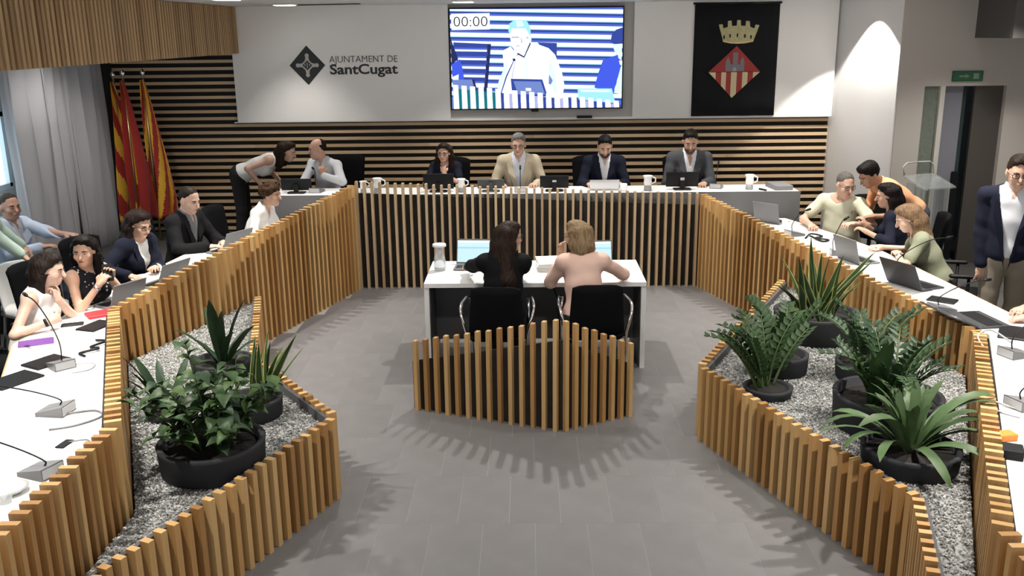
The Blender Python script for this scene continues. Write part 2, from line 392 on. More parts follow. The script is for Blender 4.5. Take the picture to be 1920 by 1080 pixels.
# ================================================================ desks
def slab(parent, poly, z, th=.03, name='worktop', m=None, edge=True):
    n = len(poly); MB().prism(poly, z-th, z).build(name, m or WHITE, parent)
def offs(pts, d):   # offset polyline outward by d (left of travel positive)
    out = []
    for i, p in enumerate(pts):
        ns = []
        for a, b in ((i-1, i), (i, i+1)):
            if a < 0 or b >= len(pts): continue
            dx, dy = pts[b][0]-pts[a][0], pts[b][1]-pts[a][1]; L = math.hypot(dx, dy); ns.append((-dy/L, dx/L))
        nx, ny = sum(q[0] for q in ns), sum(q[1] for q in ns); L = math.hypot(nx, ny); nx, ny = nx/L, ny/L
        c = nx*ns[0][0]+ny*ns[0][1]; out.append((p[0]+nx*d/c, p[1]+ny*d/c))
    return out
hd = thing('head_table', 'long white head table with grey front panel on the dais', 'table', (0, 0, 0))
slab(hd, [(-2.86, 10.22), (2.98, 10.22), (2.98, 10.76), (-2.86, 10.76)], 1.02)
MB().box((-2.4, 10.212, .655), (.9, .016, .75)).build('front_panel', GREYP, hd); MB().box((2.42, 10.212, .655), (1.12, .016, .75)).build('front_panel', GREYP, hd)
MB().box((0, 10.212, .655), (3.7, .016, .75)).build('front_panel', GREYP, hd)
for x in (-2.83, 0.02, 2.95): MB().box((x, 10.50, .63), (.03, .5, .72)).build('leg_panel', GREYP, hd)
ldk = thing('side_table', 'left white council table bending along the slat barrier', 'table', (0, 0, 0))
LIN = offs([(p[0], p[1]) for p in LBP[:]], -.022)
louter = [(-2.86, 9.98), (-3.22, 8.75), (-3.36, 7.6), (-3.44, 6.6), (-3.47, 5.95), (-2.74, 4.25), (-2.72, 2.7)]
slab(ldk, LIN + louter[::-1], .75)
rdk = thing('side_table', 'right white council table bending along the slat barrier', 'table', (0, 0, 0))
RIN = offs([(p[0], p[1]) for p in RBP], .022)
router = [(2.80, 10.12), (3.11, 9.2), (3.27, 8.5), (3.38, 7.4), (3.46, 6.5), (3.48, 5.95), (2.60, 3.95), (2.56, 2.6)]
slab(rdk, RIN + router[::-1], .75)
for root, outer, sgn in ((ldk, louter, -1), (rdk, router, 1)):
    for a, b in zip(outer[:-1], outer[1:]):     # plywood edge strips
        dx, dy = b[0]-a[0], b[1]-a[1]; L = math.hypot(dx, dy)
        nx, ny = -dy/L*sgn, dx/L*sgn; MB().box(((a[0]+b[0])/2+nx*.006, (a[1]+b[1])/2+ny*.006, .735), (L, .01, .028), math.atan2(dy, dx)).build('edge_strip', EDGE, root)
    for i in (0, 2, 4, len(outer)-1):
        q = outer[i]; MB().box((q[0]-sgn*.12, q[1]-(.04 if i == 0 else 0), .36), (.04, .05, .72)).build('leg', GREYP, root)

ct = thing('centre_table', 'white table with grey modesty panel used by the two women', 'table', (.055, 7.845, 0))
slab(ct, [(-.915, -.395), (.915, -.395), (.915, .395), (-.915, .395)], .75, .035)
for x in (-.895, .895): MB().box((x, 0, .3575), (.04, .77, .715)).build('side_panel', WHITE, ct)
for x in (-.872, .872): MB().box((x, .01, .3575), (.006, .74, .71)).build('panel_lining', GREYP, ct)
MB().box((0, .12, .41), (1.74, .02, .61)).build('modesty_panel', GREYP, ct)
MB().tube([(.12, .1, .7), (.2, .0, .5), (.28, .05, .25), (.25, .08, .02)], .006).build('cable', BLACK, ct, True)

# ================================================================ planters
GRAV = mat('gravel_stone', (.50, .50, .48), .85)
def gravel_mat():
    t = GRAV.node_tree; b = t.nodes['Principled BSDF']
    ge = N(t, 'ShaderNodeNewGeometry'); rp = N(t, 'ShaderNodeValToRGB'); e = rp.color_ramp.elements
    e.new(.4); e.new(.75)
    for i, (p_, c) in enumerate([(0, (.12, .12, .115)), (.3, (.27, .27, .26)), (.7, (.42, .42, .40)), (1, (.62, .62, .60))]): e[i].position = p_; e[i].color = (*c, 1)
    t.links.new(ge.outputs['Random Per Island'], rp.inputs[0]); t.links.new(rp.outputs[0], b.inputs['Base Color'])
gravel_mat()
TRAY = mat('planter_tray_metal', (.075, .075, .08), .5)
def inside(px, py, poly):
    c = False; j = len(poly)-1
    for i in range(len(poly)):
        if (poly[i][1] > py) != (poly[j][1] > py) and px < (poly[j][0]-poly[i][0])*(py-poly[i][1])/(poly[j][1]-poly[i][1])+poly[i][0]: c = not c
        j = i
    return c
def planter(label, edge, behind, inward, zg, top, npts):
    t = thing('planter_box', label, 'planter', (0, 0, 0))
    run(t, [(x, y, top) for x, y in edge], inward=inward, dep=.055, th=.036, back_drop=.02, backm=TRAY, jit=.004, pitch=.083)
    poly = edge + behind[::-1]
    MB().prism(poly, .02, zg-.012).build('soil_bed', mat('gravel_bed', (.26, .26, .25), .9, var=.4, scale=60), t)
    xs = [p[0] for p in poly]; ys = [p[1] for p in poly]; V = []; F = []; n = 0
    base = np.array([(1, 0, 0), (-.5, .87, 0), (-.5, -.87, 0), (.1, .1, .8), (0, 0, -.6)])
    fc = [(0, 1, 3), (1, 2, 3), (2, 0, 3), (1, 0, 4), (2, 1, 4), (0, 2, 4)]
    while n < npts:
        px, py = random.uniform(min(xs), max(xs)), random.uniform(min(ys), max(ys))
        if not inside(px, py, poly): continue
        r = random.uniform(.005, .0105); q = base*r*rng.uniform(.7, 1.3, (5, 3))
        a, b_ = random.uniform(0, 6.28), random.uniform(-.8, .8); ca, sa, cb, sb = math.cos(a), math.sin(a), math.cos(b_), math.sin(b_)
        q = q @ np.array([[ca, sa, 0], [-sa, ca, 0], [0, 0, 1]]) @ np.array([[1, 0, 0], [0, cb, sb], [0, -sb, cb]])
        o = n*5; V += [(v[0]+px, v[1]+py, v[2]+zg-.006) for v in q]; F += [(f[0]+o, f[1]+o, f[2]+o) for f in fc]; n += 1
    me = mesh_from('gravel', V, F, False, [GRAV]); g_ = bpy.data.objects.new('gravel', me); COL.objects.link(g_); g_.parent = t; g_['kind'] = 'stuff'; g_['label'] = 'pale grey decorative gravel'
    return t
planter('left planter box of golden slats filled with pale gravel', [(-2.41, 7.93), (-2.0, 6.32), (-1.20, 5.235), (-1.885, 3.55), (-1.90, 2.95)], [(-2.47, 7.98), (-2.92, 6.42), (-1.97, 4.2), (-1.96, 2.95)], 1, .455, .525, 20000)
planter('right planter box of golden slats filled with pale gravel', [(2.36, 8.36), (1.205, 6.07), (1.93, 4.20), (1.72, 3.5), (1.54, 2.9)], [(2.42, 8.40), (2.70, 7.4), (2.96, 6.03), (1.81, 3.36), (1.81, 2.9)], -1, .455, .525, 23000)
# ================================================================ people: signed-distance bodies
def nrm(v): v = np.asarray(v, float); return v/(np.linalg.norm(v)+1e-9)
class SDF:
    def __init__(s): s.pr = []; s.cuts = []
    def cone(s, a, b, ra, rb, k=.02, ax=None, q=1.): s.pr.append(('c', np.array(a, float), np.array(b, float), ra, rb, k, None if ax is None else nrm(ax), q)); return s
    def chain(s, pts, rs, k=.015):
        for i in range(len(pts)-1): s.cone(pts[i], pts[i+1], rs[i], rs[i+1], k)
        return s
    def ell(s, c, r, M=None, k=.02): s.pr.append(('e', np.array(c, float), np.array(r, float), np.eye(3) if M is None else np.asarray(M, float), k)); return s
    def mesh(s, vs, infl=0., noise=None):
        B = []
        for p in s.pr:
            if p[0] == 'c': r = max(p[3], p[4])+infl; B.append((np.minimum(p[1], p[2])-r, np.maximum(p[1], p[2])+r))
            else: r = p[2].max()+infl; B.append((p[1]-r, p[1]+r))
        lo = np.min([b[0] for b in B], 0)-3*vs; hi = np.max([b[1] for b in B], 0)+3*vs
        sh = np.ceil((hi-lo)/vs).astype(int)+1
        D = np.full(sh, .3, np.float32); ax = [lo[i]+vs*np.arange(sh[i]) for i in range(3)]
        for p, b in zip(s.pr, B):
            k = p[5] if p[0] == 'c' else p[4]
            mg = k+3*vs
            i0 = np.clip(np.floor((b[0]-mg-lo)/vs).astype(int), 0, sh-1); i1 = np.clip(np.ceil((b[1]+mg-lo)/vs).astype(int)+1, 1, sh)
            sl = tuple(slice(i0[i], i1[i]) for i in range(3))
            X, Y, Z = np.meshgrid(ax[0][sl[0]], ax[1][sl[1]], ax[2][sl[2]], indexing='ij')
            if p[0] == 'c':
                a, e = p[1], p[2]; px, py, pz = X-a[0], Y-a[1], Z-a[2]; ba = e-a
                if p[6] is not None:
                    u = p[6]; dd = (px*u[0]+py*u[1]+pz*u[2])*(p[7]-1); px = px+dd*u[0]; py = py+dd*u[1]; pz = pz+dd*u[2]
                    ba = ba+u*np.dot(ba, u)*(p[7]-1)
                t = np.clip((px*ba[0]+py*ba[1]+pz*ba[2])/(ba@ba+1e-9), 0, 1)
                d = np.sqrt((px-t*ba[0])**2+(py-t*ba[1])**2+(pz-t*ba[2])**2)-(p[3]+(p[4]-p[3])*t)
            else:
                M = p[3]; r = p[2]; px, py, pz = X-p[1][0], Y-p[1][1], Z-p[1][2]
                qx, qy, qz = [(px*M[i][0]+py*M[i][1]+pz*M[i][2])/r[i] for i in range(3)]
                k0 = np.sqrt(qx*qx+qy*qy+qz*qz)+1e-6; k1 = np.sqrt((qx/r[0])**2+(qy/r[1])**2+(qz/r[2])**2)+1e-6
                d = k0*(k0-1)/k1
            o = D[sl]; d = (d-infl).astype(np.float32)
            h = np.clip(.5+.5*(o-d)/k, 0, 1); D[sl] = o*(1-h)+d*h-k*h*(1-h)
        if noise or s.cuts:
            X, Y, Z = np.meshgrid(*ax, indexing='ij')
            if noise: D += noise(X, Y, Z).astype(np.float32)
            for c in s.cuts: D = np.maximum(D, c(X, Y, Z).astype(np.float32))
        return nets(D, lo, vs)
def nets(D, lo, vs):
    D[0] = D[-1] = .3; D[:, 0] = D[:, -1] = .3; D[:, :, 0] = D[:, :, -1] = .3
    s = D < 0; c = np.zeros(np.array(D.shape)-1, np.int8)
    for i in (0, 1):
        for j in (0, 1):
            for k in (0, 1): c += s[i:i+c.shape[0], j:j+c.shape[1], k:k+c.shape[2]]
    I = np.argwhere((c > 0) & (c < 8)); idx = np.full(c.shape, -1, np.int32); idx[tuple(I.T)] = np.arange(len(I))
    cn = np.array([(i, j, k) for i in (0, 1) for j in (0, 1) for k in (0, 1)])
    val = np.stack([D[tuple((I+q).T)] for q in cn], 1); P = np.zeros((len(I), 3)); W = np.zeros(len(I))
    for a in range(8):
        for b in range(a+1, 8):
            if np.abs(cn[a]-cn[b]).sum() != 1: continue
            m_ = (val[:, a] < 0) != (val[:, b] < 0); t = val[m_, a]/(val[m_, a]-val[m_, b])
            P[m_] += cn[a]+t[:, None]*(cn[b]-cn[a]); W[m_] += 1
    V = lo+vs*(I+P/W[:, None]); Q = []
    for ax in range(3):
        o = [0, 1, 2]; o.remove(ax); u, v = o
        sl0 = [slice(None)]*3; sl1 = [slice(None)]*3; sl0[ax] = slice(0, -1); sl1[ax] = slice(1, None)
        E_ = np.argwhere(s[tuple(sl0)] != s[tuple(sl1)]); 
        E_ = E_[(E_[:, u] > 0) & (E_[:, v] > 0)]
        def cell(du, dv):
            e = E_.copy(); e[:, u] -= du; e[:, v] -= dv; return idx[tuple(e.T)]
        q = np.stack([cell(1, 1), cell(0, 1), cell(0, 0), cell(1, 0)], 1)
        fl = s[tuple(E_.T)]
        if ax == 1: fl = ~fl
        q[~fl] = q[~fl][:, ::-1]; Q.append(q)
    return V, np.concatenate(Q)
def rotm(yaw, pitch, roll=0.):
    """head frame: rows = right, face, up (person-local). yaw>0 turns to person's right, pitch>0 looks down"""
    cy, sy = math.cos(yaw), math.sin(yaw); cp, sp = math.cos(pitch), math.sin(pitch)
    f = np.array([sy*cp, cy*cp, -sp]); r = np.array([cy, -sy, 0.]); u = np.cross(r, f)
    cr, sr = math.cos(roll), math.sin(roll); r2 = r*cr+u*sr; u2 = -r*sr+u*cr
    return np.array([r2, f, u2])
def ik(S_, W, a, b, hint):
    S_, W = np.array(S_, float), np.array(W, float); d = W-S_; L = np.linalg.norm(d); mx = (a+b)*.995
    if L > mx: W = S_+d/L*mx; d = W-S_; L = mx
    if L < abs(a-b)*1.1+.02: L = abs(a-b)*1.1+.02; d = nrm(d)*L; W = S_+d
    x = (a*a-b*b+L*L)/(2*L); h = math.sqrt(max(a*a-x*x, 0)); u = d/L; hn = np.array(hint, float); hn = hn-u*np.dot(hn, u); hn = nrm(hn)
    return S_+u*x+hn*h, W
SKINS = {}
def skin_mat(c):
    k = tuple(c)
    if k not in SKINS: SKINS[k] = mat('skin_%d' % len(SKINS), c, .5, var=.06, scale=25, sub=.08)
    return SKINS[k]
def cloth(name, c, rough=.85, **kw): return mat(name, c, rough, bump=kw.pop('bump', .12), bscale=kw.pop('bscale', 350), spec=.18, **kw)
HAIRM = {}
def hair_mat(c):
    k = tuple(c)
    if k in HAIRM: return HAIRM[k]
    m, t, b = nt('hair_%d' % len(HAIRM)); tc = N(t, 'ShaderNodeTexCoord'); mp = N(t, 'ShaderNodeMapping'); mp.inputs['Scale'].default_value = (90, 90, 7)
    n = N(t, 'ShaderNodeTexNoise'); n.inputs['Scale'].default_value = 1; n.inputs['Detail'].default_value = 5
    rp = N(t, 'ShaderNodeValToRGB'); rp.color_ramp.elements[0].position = .3; rp.color_ramp.elements[1].position = .75
    rp.color_ramp.elements[0].color = (*[v*.4 for v in c], 1); rp.color_ramp.elements[1].color = (*[min(1, v*.95) for v in c], 1)
    t.links.new(tc.outputs['Object'], mp.inputs[0]); t.links.new(mp.outputs[0], n.inputs['Vector']); t.links.new(n.outputs[0], rp.inputs[0]); t.links.new(rp.outputs[0], b.inputs['Base Color'])
    bp = N(t, 'ShaderNodeBump'); bp.inputs['Strength'].default_value = .5; bp.inputs['Distance'].default_value = .01; t.links.new(n.outputs[0], bp.inputs['Height']); t.links.new(bp.outputs[0], b.inputs['Normal'])
    b.inputs['Roughness'].default_value = .55; b.inputs['Specular IOR Level'].default_value = .12; HAIRM[k] = m; return m
def add_hand(sd, W, d, n, right, curl, k=.006, s=1.):
    d = nrm(d); n = np.array(n, float); n = nrm(n-d*np.dot(n, d)); st = np.cross(d, n)*(1 if right else -1); sc = s
    P = lambda a, b, c: W+d*a*sc+st*b*sc+n*c*sc
    sd.ell(P(.05, 0, 0), np.array((.044, .05, .017))*sc, np.array([st, d, n]), .012)
    sd.cone(W, P(.03, 0, 0), .026*sc, .024*sc, .012)
    for b, L, f in ((.034, .068, .10), (.012, .078, .03), (-.011, .074, -.04), (-.033, .058, -.12)):
        p0 = P(.078, b, 0); a = curl*.6; dr = d*math.cos(a)+n*math.sin(a)+st*f
        p1 = p0+nrm(dr)*L*.45*sc; a = curl*1.5; dr = d*math.cos(a)+n*math.sin(a)+st*f; p2 = p1+nrm(dr)*L*.32*sc
        a = curl*2.1; dr = d*math.cos(a)+n*math.sin(a); p3 = p2+nrm(dr)*L*.23*sc
        sd.chain([p0, p1, p2, p3], [.0095*sc, .0092*sc, .0085*sc, .0072*sc], k)
    t0 = P(.02, .026, .006); t1 = t0+nrm(d*.75+st*.7+n*.25)*.042*sc; t2 = t1+nrm(d*.95+st*.2+n*.35)*.032*sc
    sd.chain([t0, t1, t2], [.014*sc, .0115*sc, .009*sc], .008)

def person(label, pos, head_deg, pose='sit', s=1., g=1., sex='m', lean=.1, side=0., twist=0., hyaw=0., hpitch=.1, hroll=0., handR=None, handL=None, elbR=(.6, -.3, -.8), elbL=(-.6, -.3, -.8),
           dirR=None, dirL=None, palmR=(0, 0, -1), palmL=(0, 0, -1), curl=.5, curlL=None, skin=(.46, .26, .175), hair=None, hcol=(.02, .014, .01), top=None, jacket=None, pants=(.02, .02, .022), shoes=(.015, .015, .015),
           glasses=False, beard=None, vs=.009, hip=None, group=None, hlen=.28, seat=.45, legdir=0., collar=None, pattern=None, wrist=None, lanyard=None, lips=(.30, .10, .085), legs=True, bend=.0):
    root = thing('person', label, 'person', pos, -R(head_deg), group)
    h = R(head_deg); RI = np.array([[math.cos(h), -math.sin(h), 0], [math.sin(h), math.cos(h), 0], [0, 0, 1]])
    loc = lambda p: RI @ (np.array(p, float)-np.array(pos, float))      # world -> person-local
    f = s
    H0 = np.array([0, 0, (seat+.095) if pose == 'sit' else .93*f]) if hip is None else np.array(hip, float)
    t = np.array([math.sin(side), math.sin(lean)*math.cos(side), math.cos(lean)*math.cos(side)])
    tw = twist; rx = np.array([math.cos(tw), -math.sin(tw), 0]); rx = nrm(rx-t*np.dot(rx, t)); fr = np.cross(t, rx)
    fem = sex == 'f'; shw = (.157 if fem else .180)*f*(.5+.5*g)
    Nk = H0+t*.535*f; Sh = {1: H0+t*.462*f+rx*shw, -1: H0+t*.462*f-rx*shw}
    HM = rotm(hyaw, hpitch, hroll)
    up = nrm(t*.6+np.array([0, 0, 1])*.4+HM[1]*.22); hc = Nk+up*.142*f+HM[1]*.028*f
    HP = lambda x, y, z: hc+(HM[0]*x+HM[1]*y+HM[2]*z)*f*HS
    HS = 1.0 if fem else 1.04
    E_, W_ = {}, {}
    for sg, tg, hint in ((1, handR, elbR), (-1, handL, elbL)):
        w_ = loc(tg) if tg is not None else (H0+np.array([sg*.22, .38, .16]) if pose == 'sit' else H0+np.array([sg*.235, .05, -.03]))
        E_[sg], W_[sg] = ik(Sh[sg], w_, .285*f, .255*f, hint)
    Hj = {sg: H0+np.array([sg*.088*f*g, .0, -.02]) for sg in (1, -1)}
    Kn, An, Ft = {}, {}, {}
    for sg in (1, -1):
        if pose == 'sit':
            Kn[sg] = np.array([H0[0]+sg*.10, H0[1]+.43*f, seat+.06]); An[sg] = np.array([H0[0]+sg*.10, H0[1]+.40*f, .09]); Ft[sg] = An[sg]+np.array([0, .14, -.045])
        else:
            Kn[sg] = np.array([sg*.095, H0[1]*.5+.02+(.06*legdir*sg), .50*f]); An[sg] = np.array([sg*.095, -.02+.16*legdir*sg, .09]); Ft[sg] = An[sg]+np.array([sg*.02, .15, -.045])
    def torso(sd, low=True, shoulders=True):
        sd.ell(H0+t*.03, np.array([.165, .12, .12])*f*np.array([g, g, 1]), np.array([rx, fr, t]), .05)
        wa = (.125 if fem else .14)*f*g
        sd.cone(H0+t*.10*f, H0+t*.27*f, wa*1.06, wa, .05, fr, 1.30)
        sd.cone(H0+t*.29*f, H0+t*.415*f, (.132 if fem else .150)*f*(.4+.6*g), (.122 if fem else .142)*f*(.4+.6*g), .06, fr, 1.38)
        if g > 1.08: sd.ell(H0+t*.15*f+fr*.05, np.array([.14, .10, .14])*f*g, np.array([rx, fr, t]), .05)
        if fem:
            for sg in (1, -1): sd.ell(H0+t*.325*f+fr*.085*f+rx*sg*.072*f, np.array([.066, .058, .066])*f, np.array([rx, fr, t]), .035)
        for sg in (1, -1):
            sd.cone(H0+t*.43*f+rx*sg*.05*f, Sh[sg]-rx*sg*.012, .075*f, .058*f, .045)
            sd.cone(Nk-t*.03*f+rx*sg*.02, Sh[sg]+t*.005, .045*f, .042*f, .04)
    # ---- body
    sk = skin_mat(skin); b = SDF(); torso(b)
    b.cone(Nk-t*.05*f, HP(0, -.02, -.05), .056*f*(.92 if fem else 1.04), .050*f, .03)
    b.ell(HP(0, -.010, .030), np.array([.075, .095, .086])*f*HS, HM, .02); b.ell(HP(0, .018, -.036), np.array([.062, .074, .086])*f*HS, HM, .03)
    b.ell(HP(0, .062, -.092), np.array([.028, .026, .024])*f*HS, HM, .03); b.ell(HP(0, .074, .022), np.array([.046, .018, .014])*f*HS, HM, .02)
    b.cone(HP(0, .092, .008), HP(0, .114, -.030), .0085*f, .0145*f, .012); b.ell(HP(0, .092, -.062), np.array([.022, .010, .011])*f*HS, HM, .012)
    for sg in (1, -1):
        b.ell(HP(sg*.040, .066, -.03), np.array([.022, .018, .022])*f*HS, HM, .025); b.ell(HP(sg*.077, -.008, -.010), np.array([.010, .021, .031])*f*HS, HM, .008)
        b.cone(Sh[sg], E_[sg], .046*f*(.35+.65*g)*(.9 if fem else 1.), .037*f*(.92 if fem else 1.), .03); b.cone(E_[sg], W_[sg], .038*f*(.92 if fem else 1.), .026*f*(.92 if fem else 1.), .02)
        dd = dirR if sg == 1 else dirL; pn = palmR if sg == 1 else palmL
        dd = W_[sg]-E_[sg] if dd is None else RI @ np.array(dd, float)
        add_hand(b, W_[sg], dd, RI @ np.array(pn, float), sg == 1, curl if (sg == 1 or curlL is None) else curlL, s=f*(.93 if fem else 1.02))
    V, Q = b.mesh(vs); link_mesh('body', np_mesh('body', V, Q, sk), root)
    wr = lambda a: (lambda X, Y, Z: a*(np.sin(31*Z+17*X+3*np.sin(13*Y))*np.sin(23*X+19*Y+5)+.5*np.sin(57*Z-21*X+11*Y)))
    # frames for necklines
    def tc(X, Y, Z): 
        u = (X-Nk[0])*rx[0]+(Y-Nk[1])*rx[1]+(Z-Nk[2])*rx[2]; v = (X-Nk[0])*t[0]+(Y-Nk[1])*t[1]+(Z-Nk[2])*t[2]; w_ = (X-Nk[0])*fr[0]+(Y-Nk[1])*fr[1]+(Z-Nk[2])*fr[2]
        return u, v, w_
    def garment(name, col, infl, sleeve, neck, vlen=.0, vw=.07, hem=-.56, m_=None, a=.0022, vs_=.0105):
        sd = SDF(); torso(sd)
        if neck == 'collar': sd.cone(Nk-t*.05*f, Nk+up*.035*f, .058*f, .054*f, .02)
        for sg in (1, -1):
            if sleeve == 'none': continue
            U = E_[sg]-Sh[sg]; ru = .050*f*(.35+.65*g)*(.92 if fem else 1.)
            if sleeve == 'short': sd.cone(Sh[sg], Sh[sg]+U*.62, ru, ru*1.02, .03)
            else:
                sd.cone(Sh[sg], E_[sg], ru, ru*.86, .03); fw = W_[sg]-E_[sg]; e = .93 if sleeve == 'long' else .45
                sd.cone(E_[sg], E_[sg]+fw*e, ru*.86, ru*.68 if e > .5 else ru*.85, .02)
        sd.cuts.append(lambda X, Y, Z: -(tc(X, Y, Z)[1]-hem*f))       # hem
        if neck == 'round': sd.cuts.append(lambda X, Y, Z: (lambda u, v, w_: v+.015*f+np.maximum(0, w_)*.42-.0*u-np.abs(u)*.25)(*tc(X, Y, Z)))
        if neck == 'collar': sd.cuts.append(lambda X, Y, Z: (lambda u, v, w_: v-.035*f+np.maximum(0, w_-.02)*.45)(*tc(X, Y, Z)))
        if neck == 'jacket': sd.cuts.append(lambda X, Y, Z: (lambda u, v, w_: v-.022*f+np.maximum(0, w_)*.4-np.abs(u)*.1)(*tc(X, Y, Z)))
        if sleeve == 'none':
            for sg in (1, -1): sd.cuts.append(lambda X, Y, Z, sg=sg: np.where(tc(X, Y, Z)[1] > -.15*f, sg*tc(X, Y, Z)[0]-(shw-.018), -.1))
        if vlen:
            def vc(X, Y, Z):
                u, v, w_ = tc(X, Y, Z); wd = np.clip((v+vlen*f)/(vlen*f), 0, 1.3)*vw*f+(-.004)
                return -np.maximum(np.abs(u)-wd, -w_+.005)
            sd.cuts.append(vc)
        V, Q = sd.mesh(vs_, infl, wr(a)); return link_mesh(name, np_mesh(name, V, Q, m_ or col), root)
    if top: garment('top', top['m'], .012 if top.get('sl') == 'none' else .009, top.get('sl', 'long'), top.get('neck', 'collar'), top.get('v', .12), top.get('vw', .035), top.get('hem', -.60))
    if jacket: 
        garment('jacket', jacket['m'], .016, 'long', 'jacket', jacket.get('v', .44), jacket.get('vw', .085), jacket.get('hem', -.64), a=.003)
        # lapels
        vw, vl = jacket.get('vw', .085)*f, jacket.get('v', .44)*f
        for sg in (1, -1):
            q = []
            for (u, v, w_) in ((sg*vw*1.0, -.01*f, .055), (sg*(vw+.055), -.09*f, .118), (sg*(vw*.55+.075), -.17*f, .142), (sg*.012, -vl*.96, .152), (sg*vw*.42, -vl*.5, .150)):
                q.append(Nk+rx*u+t*v+fr*w_*f*(.55+.45*g))
            o = [p_-fr*.012 for p_ in q]; F = [(0, 1, 2, 4), (2, 3, 4), (5, 9, 7, 6), (7, 9, 8)]
            for i in range(5): F.append((i, i+5, (i+1) % 5+5, (i+1) % 5))
            MB().add([tuple(v_) for v_ in q+o], F).build('lapel', jacket['m'], root)
    if collar:
        for sg in (1, -1):
            q = [Nk+rx*sg*.012+t*-.035*f+fr*.088*f, Nk+rx*sg*.05*f+t*.03*f+fr*.05*f, Nk+rx*sg*.066*f+t*.045*f-fr*.02*f, Nk+rx*sg*.088*f+t*.005*f-fr*.01*f, Nk+rx*sg*.075*f+t*-.055*f+fr*.095*f]
            o = [p_-fr*.006-rx*sg*.006 for p_ in q]; F = [(0, 1, 2, 3, 4), (9, 8, 7, 6, 5)]
            for i in range(5): F.append((i, i+5, (i+1) % 5+5, (i+1) % 5))
            MB().add([tuple(v_) for v_ in q+o], F).build('collar', collar, root)
    if legs:
        sd = SDF(); sd.ell(H0+t*.01, np.array([.168, .122, .125])*f*np.array([g, g, 1]), None, .04)
        for sg in (1, -1): sd.cone(Hj[sg], Kn[sg], .086*f*(.3+.7*g), .060*f, .03); sd.cone(Kn[sg], An[sg], .062*f, .048*f, .02)
        V, Q = sd.mesh(.014, .008, wr(.002)); link_mesh('trousers', np_mesh('trousers', V, Q, mat('trousers_%.2f_%.2f_%.2f' % tuple(pants), pants, .85, bump=.1, bscale=300)), root)
        for sg in (1, -1):
            sh_ = SDF(); sh_.cone(An[sg]+np.array([0, -.03, -.04]), Ft[sg], .042, .036, .02); sh_.cone(An[sg]+np.array([0, 0, .02]), An[sg], .045, .043, .02); V, Q = sh_.mesh(.012); link_mesh('shoe', np_mesh('shoe', V, Q, mat('shoe_leather', shoes, .4)), root)
    # ---- face details
    M3 = Matrix(HM.T.tolist())
    for sg in (1, -1):
        eo = MB().ell(HP(sg*.031, .0835, .004), (.0120*f, .009*f, .0058*f), 8, 6, M3).build('eye', mat('eye_white', (.45, .42, .4), .3), root, True)
        MB().ell(HP(sg*.031, .0905, .003), (.0055*f, .003*f, .0052*f), 8, 5, M3).build('iris', mat('iris_dark', (.015, .01, .008), .2), eo, True)
        MB().tube([HP(sg*.014, .094, .019), HP(sg*.032, .093, .024), HP(sg*.05, .080, .018)], [.0035*f, .0045*f, .002*f], 6).build('eyebrow', hair_mat(hcol if hair != 'bald' else (.05, .035, .025)), root, True)
    e = MB(); e.tube([HP(-.022, .092, -.062), HP(0, .103, -.060), HP(.022, .092, -.062)], [.002*f, .0055*f, .002*f], 6); e.build('lips', mat('lips_%.2f' % lips[0], lips, .4), root, True)
    if glasses:
        e = MB()
        for sg in (1, -1):
            e.tube([HP(sg*(.033+.023*math.cos(a)), .104-.010*abs(math.cos(a)), .002+.017*math.sin(a)) for a in np.linspace(0, 2*math.pi, 15)], .0026*f, 6, False)
            e.tube([HP(sg*.056, .094, .006), HP(sg*.078, .05, .008), HP(sg*.080, -.01, .004)], .0024*f, 6)
        e.tube([HP(-.011, .106, .006), HP(0, .110, .008), HP(.011, .106, .006)], .0024*f, 6); e.build('glasses', mat('glasses_frame', (.01, .009, .009), .3), root, True)
    # ---- hair
    if hair:
        hs = SDF(); hm = hair_mat(hcol); dn = np.array([0, 0, -1.]); bk = -HM[1]; tb = nrm(-fr*np.array([1, 1, 0])+1e-6)*min(1., hlen/.35)
        def hcut(X, Y, Z, c=.012, kz=.9, nape=-.075):
            px, py, pz = (X-hc[0]), (Y-hc[1]), (Z-hc[2]); yy = (px*HM[1][0]+py*HM[1][1]+pz*HM[1][2])/f; zz = (px*HM[2][0]+py*HM[2][1]+pz*HM[2][2])/f
            aa = np.arctan2(px*HM[0][0]+py*HM[0][1]+pz*HM[0][2], yy*f+1e-4); return np.maximum(yy-kz*zz-c+.005*np.sin(aa*11)+.003*np.sin(aa*23+1), nape-zz)
        cap = lambda e_=0.: hs.ell(HP(0, -.014, .034), (np.array([.0795, .1005, .0915])+e_)*f*HS, HM, .02)
        if hair == 'short': cap(); hs.ell(HP(0, .035, .088), np.array([.058, .045, .034])*f, HM, .02); hs.ell(HP(0, -.01, .085), np.array([.066, .078, .044])*f, HM, .02); hs.cuts.append(lambda X, Y, Z: hcut(X, Y, Z, .004, .8))
        if hair == 'crop': cap(-.003); hs.cuts.append(lambda X, Y, Z: hcut(X, Y, Z, -.004, .7, -.065))
        if hair == 'full': cap(.004); hs.ell(HP(0, .045, .095), np.array([.066, .05, .045])*f, HM, .02); hs.ell(HP(0, -.02, .07), np.array([.078, .095, .075])*f, HM, .02); hs.cuts.append(lambda X, Y, Z: hcut(X, Y, Z, .012, 1.0, -.08))
        if hair == 'bald':
            cap(-.002)
            hs.cuts.append(lambda X, Y, Z: hcut(X, Y, Z, -.03, .25, -.06))
            hs.cuts.append(lambda X, Y, Z: (lambda yy, zz: np.where(yy > -.05, zz-.055-.0*yy, -.1))(((X-hc[0])*HM[1][0]+(Y-hc[1])*HM[1][1]+(Z-hc[2])*HM[1][2])/f, ((X-hc[0])*HM[2][0]+(Y-hc[1])*HM[2][1]+(Z-hc[2])*HM[2][2])/f))
